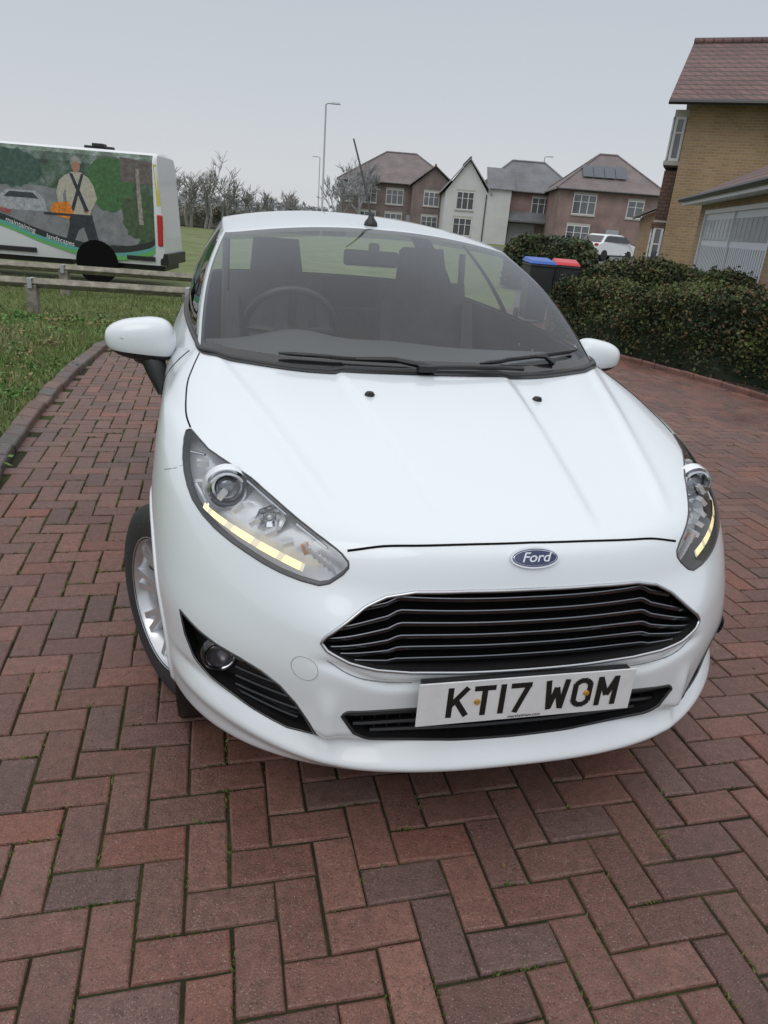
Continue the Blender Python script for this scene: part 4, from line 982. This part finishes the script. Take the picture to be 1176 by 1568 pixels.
for k in range(4):
    x0=1.9+k*.95; mb.add([roofpt(x0,1.0),roofpt(x0+.9,1.0),roofpt(x0+.9,2.6),roofpt(x0,2.6)],[(0,1,2,3)])
mb.build("solar_panels",M_pv,hd)
house("brick_outbuilding",(11.2,37,0),R(-15),3.2,5,2.5,3.4,'gf',BUFF,TILE_E,[])
RZ=R(-22)
he=house("buff_brick_house",(7.65,23.0,0),RZ,9,8.0,5.05,7.25,'gs',BUFF,TILE_E,[(5.2,3.0,1.6,1.3,3,'f',0)],ov=.55)
mb=MB(); 
mb.box((-.22,1.35,3.55),(.44,1.7,.12)); mb.box((-.20,1.35,2.55),(.38,1.6,1.7)); mb.box((-.22,1.35,1.9),(.46,1.75,.16)); mb.build("bay_cladding",brickmat("hung_tile",(.16,.09,.07),(.12,.07,.055),(.05,.04,.03),.2,.1,.01),he)
windows(he,[(.60,3.66,1.5,1.15,3,'l',.38),(.60,.5,1.5,1.35,3,'l',.38)],"bay_windows")
windows(he,[(-.36,3.66,.30,1.15,1,'f',-.55),(-.36,.5,.30,1.35,1,'f',-.55)],"bay_side_windows")
mb=MB(); mb.box((-.2,1.35,4.3),(.34,1.5,1.2)); mb.box((-.2,1.35,1.15),(.34,1.5,1.3)); mb.build("bay_core",M_upvc,he)
mb=MB(); mb.box((-.2,1.35,.2),(.36,1.6,.6)); mb.build("bay_plinth",BUFF,he)
mb=MB(); mb.lathe([(-.02,.33),(.0,.22),(.02,.02),(.02,.001)],24,0,(2.6,-.45,4.55),'y'); mb.tube([(2.6,-.45,4.55),(2.6,0,4.35)],.02,6); mb.build("satellite_dish",M_black,he,smooth=40)
gar=empty("garage",(6.08,16.3,0),R(-90-10.2))
gl=6.6; gd=5.6
mb=MB(); mb.add([(0,0,-.2),(.55,0,-.2),(.55,0,2.35),(0,0,2.35)],[(0,1,2,3)]); mb.add([(5.5,0,-.2),(gl,0,-.2),(gl,0,2.35),(5.5,0,2.35)],[(0,1,2,3)]); mb.add([(.55,0,2.08),(5.5,0,2.08),(5.5,0,2.35),(.55,0,2.35)],[(0,1,2,3)])
mb.add([(0,0,-.2),(0,gd,-.2),(0,gd,2.35),(0,0,2.35),(gl,0,-.2),(gl,gd,-.2),(gl,gd,2.35),(gl,0,2.35)],[(1,0,3,2),(4,5,6,7),(1,2,6,5)])
mb.add([(0,0,2.35),(0,gd,2.35),(0,gd/2,3.75),(gl,0,2.35),(gl,gd,2.35),(gl,gd/2,3.75)],[(1,0,2),(3,4,5)])
mb.add([(.55,0,-.2),(.55,.10,-.2),(.55,.10,2.08),(.55,0,2.08)],[(0,1,2,3)]); mb.build("walls",BUFF,gar,recalc=False)
mb=MB(); 
mb.add([(-.3,-.35,2.30),(gl+.3,-.35,2.30),(gl+.3,gd/2,3.86),(-.3,gd/2,3.86),(gl+.3,gd+.35,2.30),(-.3,gd+.35,2.30)],[(0,1,2,3),(3,2,4,5)]); mb.add([(-.3,-.35,2.18),(gl+.3,-.35,2.18),(gl+.3,-.35,2.30),(-.3,-.35,2.30)],[(0,1,2,3)],1); mb.add([(-.3,-.35,2.18),(-.3,gd/2,3.74),(-.3,gd/2,3.86),(-.3,-.35,2.30)],[(0,1,2,3)],1)
mb.add([(-.3,-.35,2.18),(gl+.3,-.35,2.18),(gl+.3,0,2.2),(-.3,0,2.2)],[(0,1,2,3)],1)
mb.build("roof",[TILE_E,M_upvc],gar,recalc=False)
mb=MB(); mb.tube([(-.35,-.40,2.28),(gl+.35,-.40,2.28)],.045,8); mb.build("gutter",M_black,gar)
M_gdoor=pmat("garage_door_paint",(.62,.65,.69),.45)
mb=MB(); mb.box((3.02,.06,1.02),(4.94,.04,2.10),0)
for k in range(36): mb.box((.62+k*.1365,.036,.72),(.010,.012,1.42),1)
for x0 in (.60,3.05):
    for k in range(8): 
        mb.box((x0+.16+k*.30,.032,1.72),(.26,.01,.36),2)
mb.box((.57,.03,1.04),(.06,.07,2.1),3); mb.box((5.48,.03,1.04),(.06,.07,2.1),3); mb.box((3.02,.03,2.05),(4.9,.07,.07),3); mb.box((3.02,.03,1.04),(.05,.06,2.05),3)
mb.build("garage_door",[M_gdoor,pmat("door_groove",(.36,.38,.41),.6),pmat("door_pane",(.36,.40,.43),.15,coat=.5),M_upvc],gar)
# ================================================================== STREET LAMPS
M_lampc=pmat("lamp_column",(.40,.42,.43),.5,metal=.3)
def slamp(name,x,y,h,rz=0):
    e=empty(name,(x,y,0),rz); mb=MB(); mb.tube([(0,0,-.1),(0,0,1.2),(0,0,1.25),(0,0,h)],[.10,.10,.07,.05],10); mb.tube([(0,0,h),(.1,0,h+.06),(.35,0,h+.08)],.04,8); mb.build("column",M_lampc,e,smooth=50)
    mb=MB(); mb.box((.62,0,h+.09),(.62,.24,.11),0,None,.8); mb.build("lantern",M_lampc,e,bevel=.02)
slamp("street_lamp",-5.8,51.6,7.9); slamp("street_lamp.001",-11.4,97,7.8,R(180)); slamp("street_lamp.002",14.2,86,8.9)
# ================================================================== SUV
def suv(name,x,y,rz):
    e=empty(name,(x,y,0),rz); L=4.3;mb=MB()
    pr=[(0,.35),(.02,.75),(.12,1.02),(.45,1.12),(.95,1.52),(1.4,1.62),(2.6,1.62),(3.1,1.5),(3.55,1.08),(4.15,.98),(4.3,.75),(4.3,.35)]
    V_=[];n=len(pr)
    for s,(wd) in ((-1,1),(1,1)):
        for (a,z) in pr: V_.append((a-L/2,s*(.90 if z<1.15 else .72),z))
    mb.add(V_,[tuple(range(n)),tuple(range(2*n-1,n-1,-1))]+[(i,n+i,n+(i+1)%n,(i+1)%n) for i in range(n)]); mb.build("body",M_white,e,smooth=30,bevel=.05)
    mb=MB()
    for s in (-1,1): mb.add([(-1.55,s*.86,1.14),(-1.1,s*.76,1.50),(.85,s*.76,1.50),(1.35,s*.86,1.14)],[(0,1,2,3)])
    mb.add([(-1.74,-.72,1.13),(-1.74,.72,1.13),(-1.28,.64,1.50),(-1.28,-.64,1.50)],[(0,1,2,3)]); mb.add([(1.42,-.72,1.13),(1.42,.72,1.13),(1.0,.64,1.48),(1.0,-.64,1.48)],[(0,1,2,3)]); 
    for v in range(0,len(mb.v)):
        q=mb.v[v]; mb.v[v]=(q[0]*1.02,q[1]*1.05,q[2]+.02)
    mb.build("windows",M_gloss,e)
    mb=MB()
    for a in (-1.35,1.3):
        for s in (-1,1): mb.lathe([(s*.70,.34),(s*.92,.34),(s*.93,.22),(s*.92,.001)],24,0,(a,0,.34),'y')
    mb.build("wheels",M_rubber,e,smooth=40)
    mb=MB(); 
    for s in (-1,1): mb.box((-2.08,s*.74,.98),(.10,.26,.14))
    mb.build("tail_lamps",M_red,e)
    mb=MB(); mb.box((0,0,.36),(4.36,1.7,.12)); mb.build("sills",M_black,e)
suv("parked_suv",13.2,50.5,R(40))
# ================================================================== TREES
M_bark=pmat("bark_hazy",(.25,.24,.23),.9); M_bark2=pmat("bark_far_hazy",(.30,.305,.315),.95)  # both barks greyed in colour to imitate mist over distance
def tree(name,x,y,h,spread=.5,depth=5,mat=M_bark,kids=3,seed=1,twig=.012,stems=None):
    rd=random.Random(seed); e=empty(name,(x,y,0)); mb=MB()
    def br(p,d,l,r,k):
        q=p+d*l; m=p+d*l*.5+Vector((rd.gauss(0,.05*l),rd.gauss(0,.05*l),rd.gauss(0,.03*l)))
        mb.tube([p,m,q],[r,r*.8,r*.6],4 if k>2 else 3,caps=False)
        if k==0: return
        for i in range(kids+(1 if k<3 else 0)):
            nd=(d+Vector((rd.gauss(0,spread),rd.gauss(0,spread),rd.gauss(.12,spread*.6)))).normalized()
            br(p+(q-p)*rd.uniform(.45,1),nd,l*rd.uniform(.55,.85),max(twig,r*.55),k-1)
    for _ in range(stems or (1 if h>3.5 else 3)): br(Vector((rd.gauss(0,.2),0,0)),Vector((rd.gauss(0,.1),rd.gauss(0,.1),1)).normalized(),h*.33,h*.022,depth)
    mb.build("branches",mat,e,recalc=False)
tree("bare_tree",-6.9,76,7.6,.42,5,M_bark2,3,11,.028,2); tree("bare_tree.001",-4.9,82,7.4,.42,5,M_bark2,3,12,.028,2)
for i,(x,y,h) in enumerate([(-15.9,52,4.4),(-14.3,50,4.8),(-13.1,50,4.9),(-12.0,51,4.4),(-11.0,52,3.7),(-10.0,56,3.5),(-9.6,60,3.7),(-8.7,58,3.0)]):
    tree("bare_tree.%03d"%(i+2),x,y,h,.48,4,M_bark,3,30+i,.018,2)
hedge("distant_hedgerow",[(-60,95,3,3.0),(-40,92,3,3.2),(-25,90,3,2.3),(-12,92,2.5,1.9),(0,96,2.5,2.0),(20,100,2,2.6)],9000,.28,(.33,.34,.35),(.42,.43,.44),.0,.7)  # pale grey leaves carry the haze in their colour
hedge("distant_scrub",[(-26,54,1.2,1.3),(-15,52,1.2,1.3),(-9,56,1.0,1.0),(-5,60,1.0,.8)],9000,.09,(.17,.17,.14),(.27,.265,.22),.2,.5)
# ================================================================== WORLD + LIGHT + CAMERA
w=bpy.data.worlds.new("World"); scn.world=w; w.use_nodes=True; nt=w.node_tree; nt.nodes.clear()
out=N(nt,"ShaderNodeOutputWorld"); ad=N(nt,"ShaderNodeAddShader"); b1=N(nt,"ShaderNodeBackground"); b2=N(nt,"ShaderNodeBackground")
sky=N(nt,"ShaderNodeTexSky"); sky.sky_type='NISHITA'; sky.sun_disc=False; sky.sun_elevation=R(52); sky.sun_rotation=R(200); sky.dust_density=4
nt.links.new(sky.outputs[0],b2.inputs[0]); b2.inputs[1].default_value=.010
tc=N(nt,"ShaderNodeTexCoord"); sp=N(nt,"ShaderNodeSeparateXYZ"); nt.links.new(tc.outputs["Generated"],sp.inputs[0])
nz_=N(nt,"ShaderNodeTexNoise"); nz_.inputs["Scale"].default_value=2.0; nt.links.new(tc.outputs["Generated"],nz_.inputs["Vector"])
ma=N(nt,"ShaderNodeMath",operation='MULTIPLY_ADD'); ma.inputs[1].default_value=.05; nt.links.new(nz_.outputs["Fac"],ma.inputs[0]); nt.links.new(sp.outputs[2],ma.inputs[2])
rp=N(nt,"ShaderNodeValToRGB"); e=rp.color_ramp.elements; e[0].position=0.0; e[0].color=(.62,.635,.66,1); e[1].position=1; e[1].color=(1.0,1.0,1.0,1)
for p,c in ((.06,(.62,.64,.665)),(.14,(.56,.59,.63)),(.28,(.50,.54,.59)),(.42,(.60,.63,.68)),(.7,(.88,.91,.96))): k=e.new(p); k.color=(*c,1)
nt.links.new(ma.outputs[0],rp.inputs["Fac"]); 
mr=N(nt,"ShaderNodeMapRange"); mr.inputs[1].default_value=.28; mr.inputs[2].default_value=.95; mr.inputs[3].default_value=1.0; mr.inputs[4].default_value=1.30; nt.links.new(sp.outputs[2],mr.inputs[0])
nt.links.new(rp.outputs["Color"],b1.inputs[0]); nt.links.new(mr.outputs[0],b1.inputs[1])
nt.links.new(b1.outputs[0],ad.inputs[0]); nt.links.new(b2.outputs[0],ad.inputs[1]); nt.links.new(ad.outputs[0],out.inputs[0])
sl=bpy.data.lights.new("sun","SUN"); sl.energy=.5; sl.angle=R(35); sl.color=(1,.98,.95); so=link(bpy.data.objects.new("sun",sl)); so.rotation_euler=(R(38),0,R(-20))
cam=bpy.data.cameras.new("camera"); co=link(bpy.data.objects.new("camera",cam)); cam.sensor_fit='VERTICAL'; cam.sensor_height=36; cam.lens=36*1087.1/1568; cam.clip_end=3000; cam.clip_start=.05
p_,t_h=R(22.356),R(4.674); c,s=math.cos(p_),math.sin(p_); Fw=Vector((0,c,-s));Uw=Vector((0,s,c));Rw=Vector((1,0,0))
Mc=Matrix((Rw*math.cos(t_h)+Uw*math.sin(t_h),-Rw*math.sin(t_h)+Uw*math.cos(t_h),-Fw)).transposed().to_4x4(); Mc.translation=Vector((0,0,1.4377)); co.matrix_world=Mc
scn.camera=co
scn.view_settings.view_transform='Standard'; scn.view_settings.look='None'; scn.view_settings.exposure=0
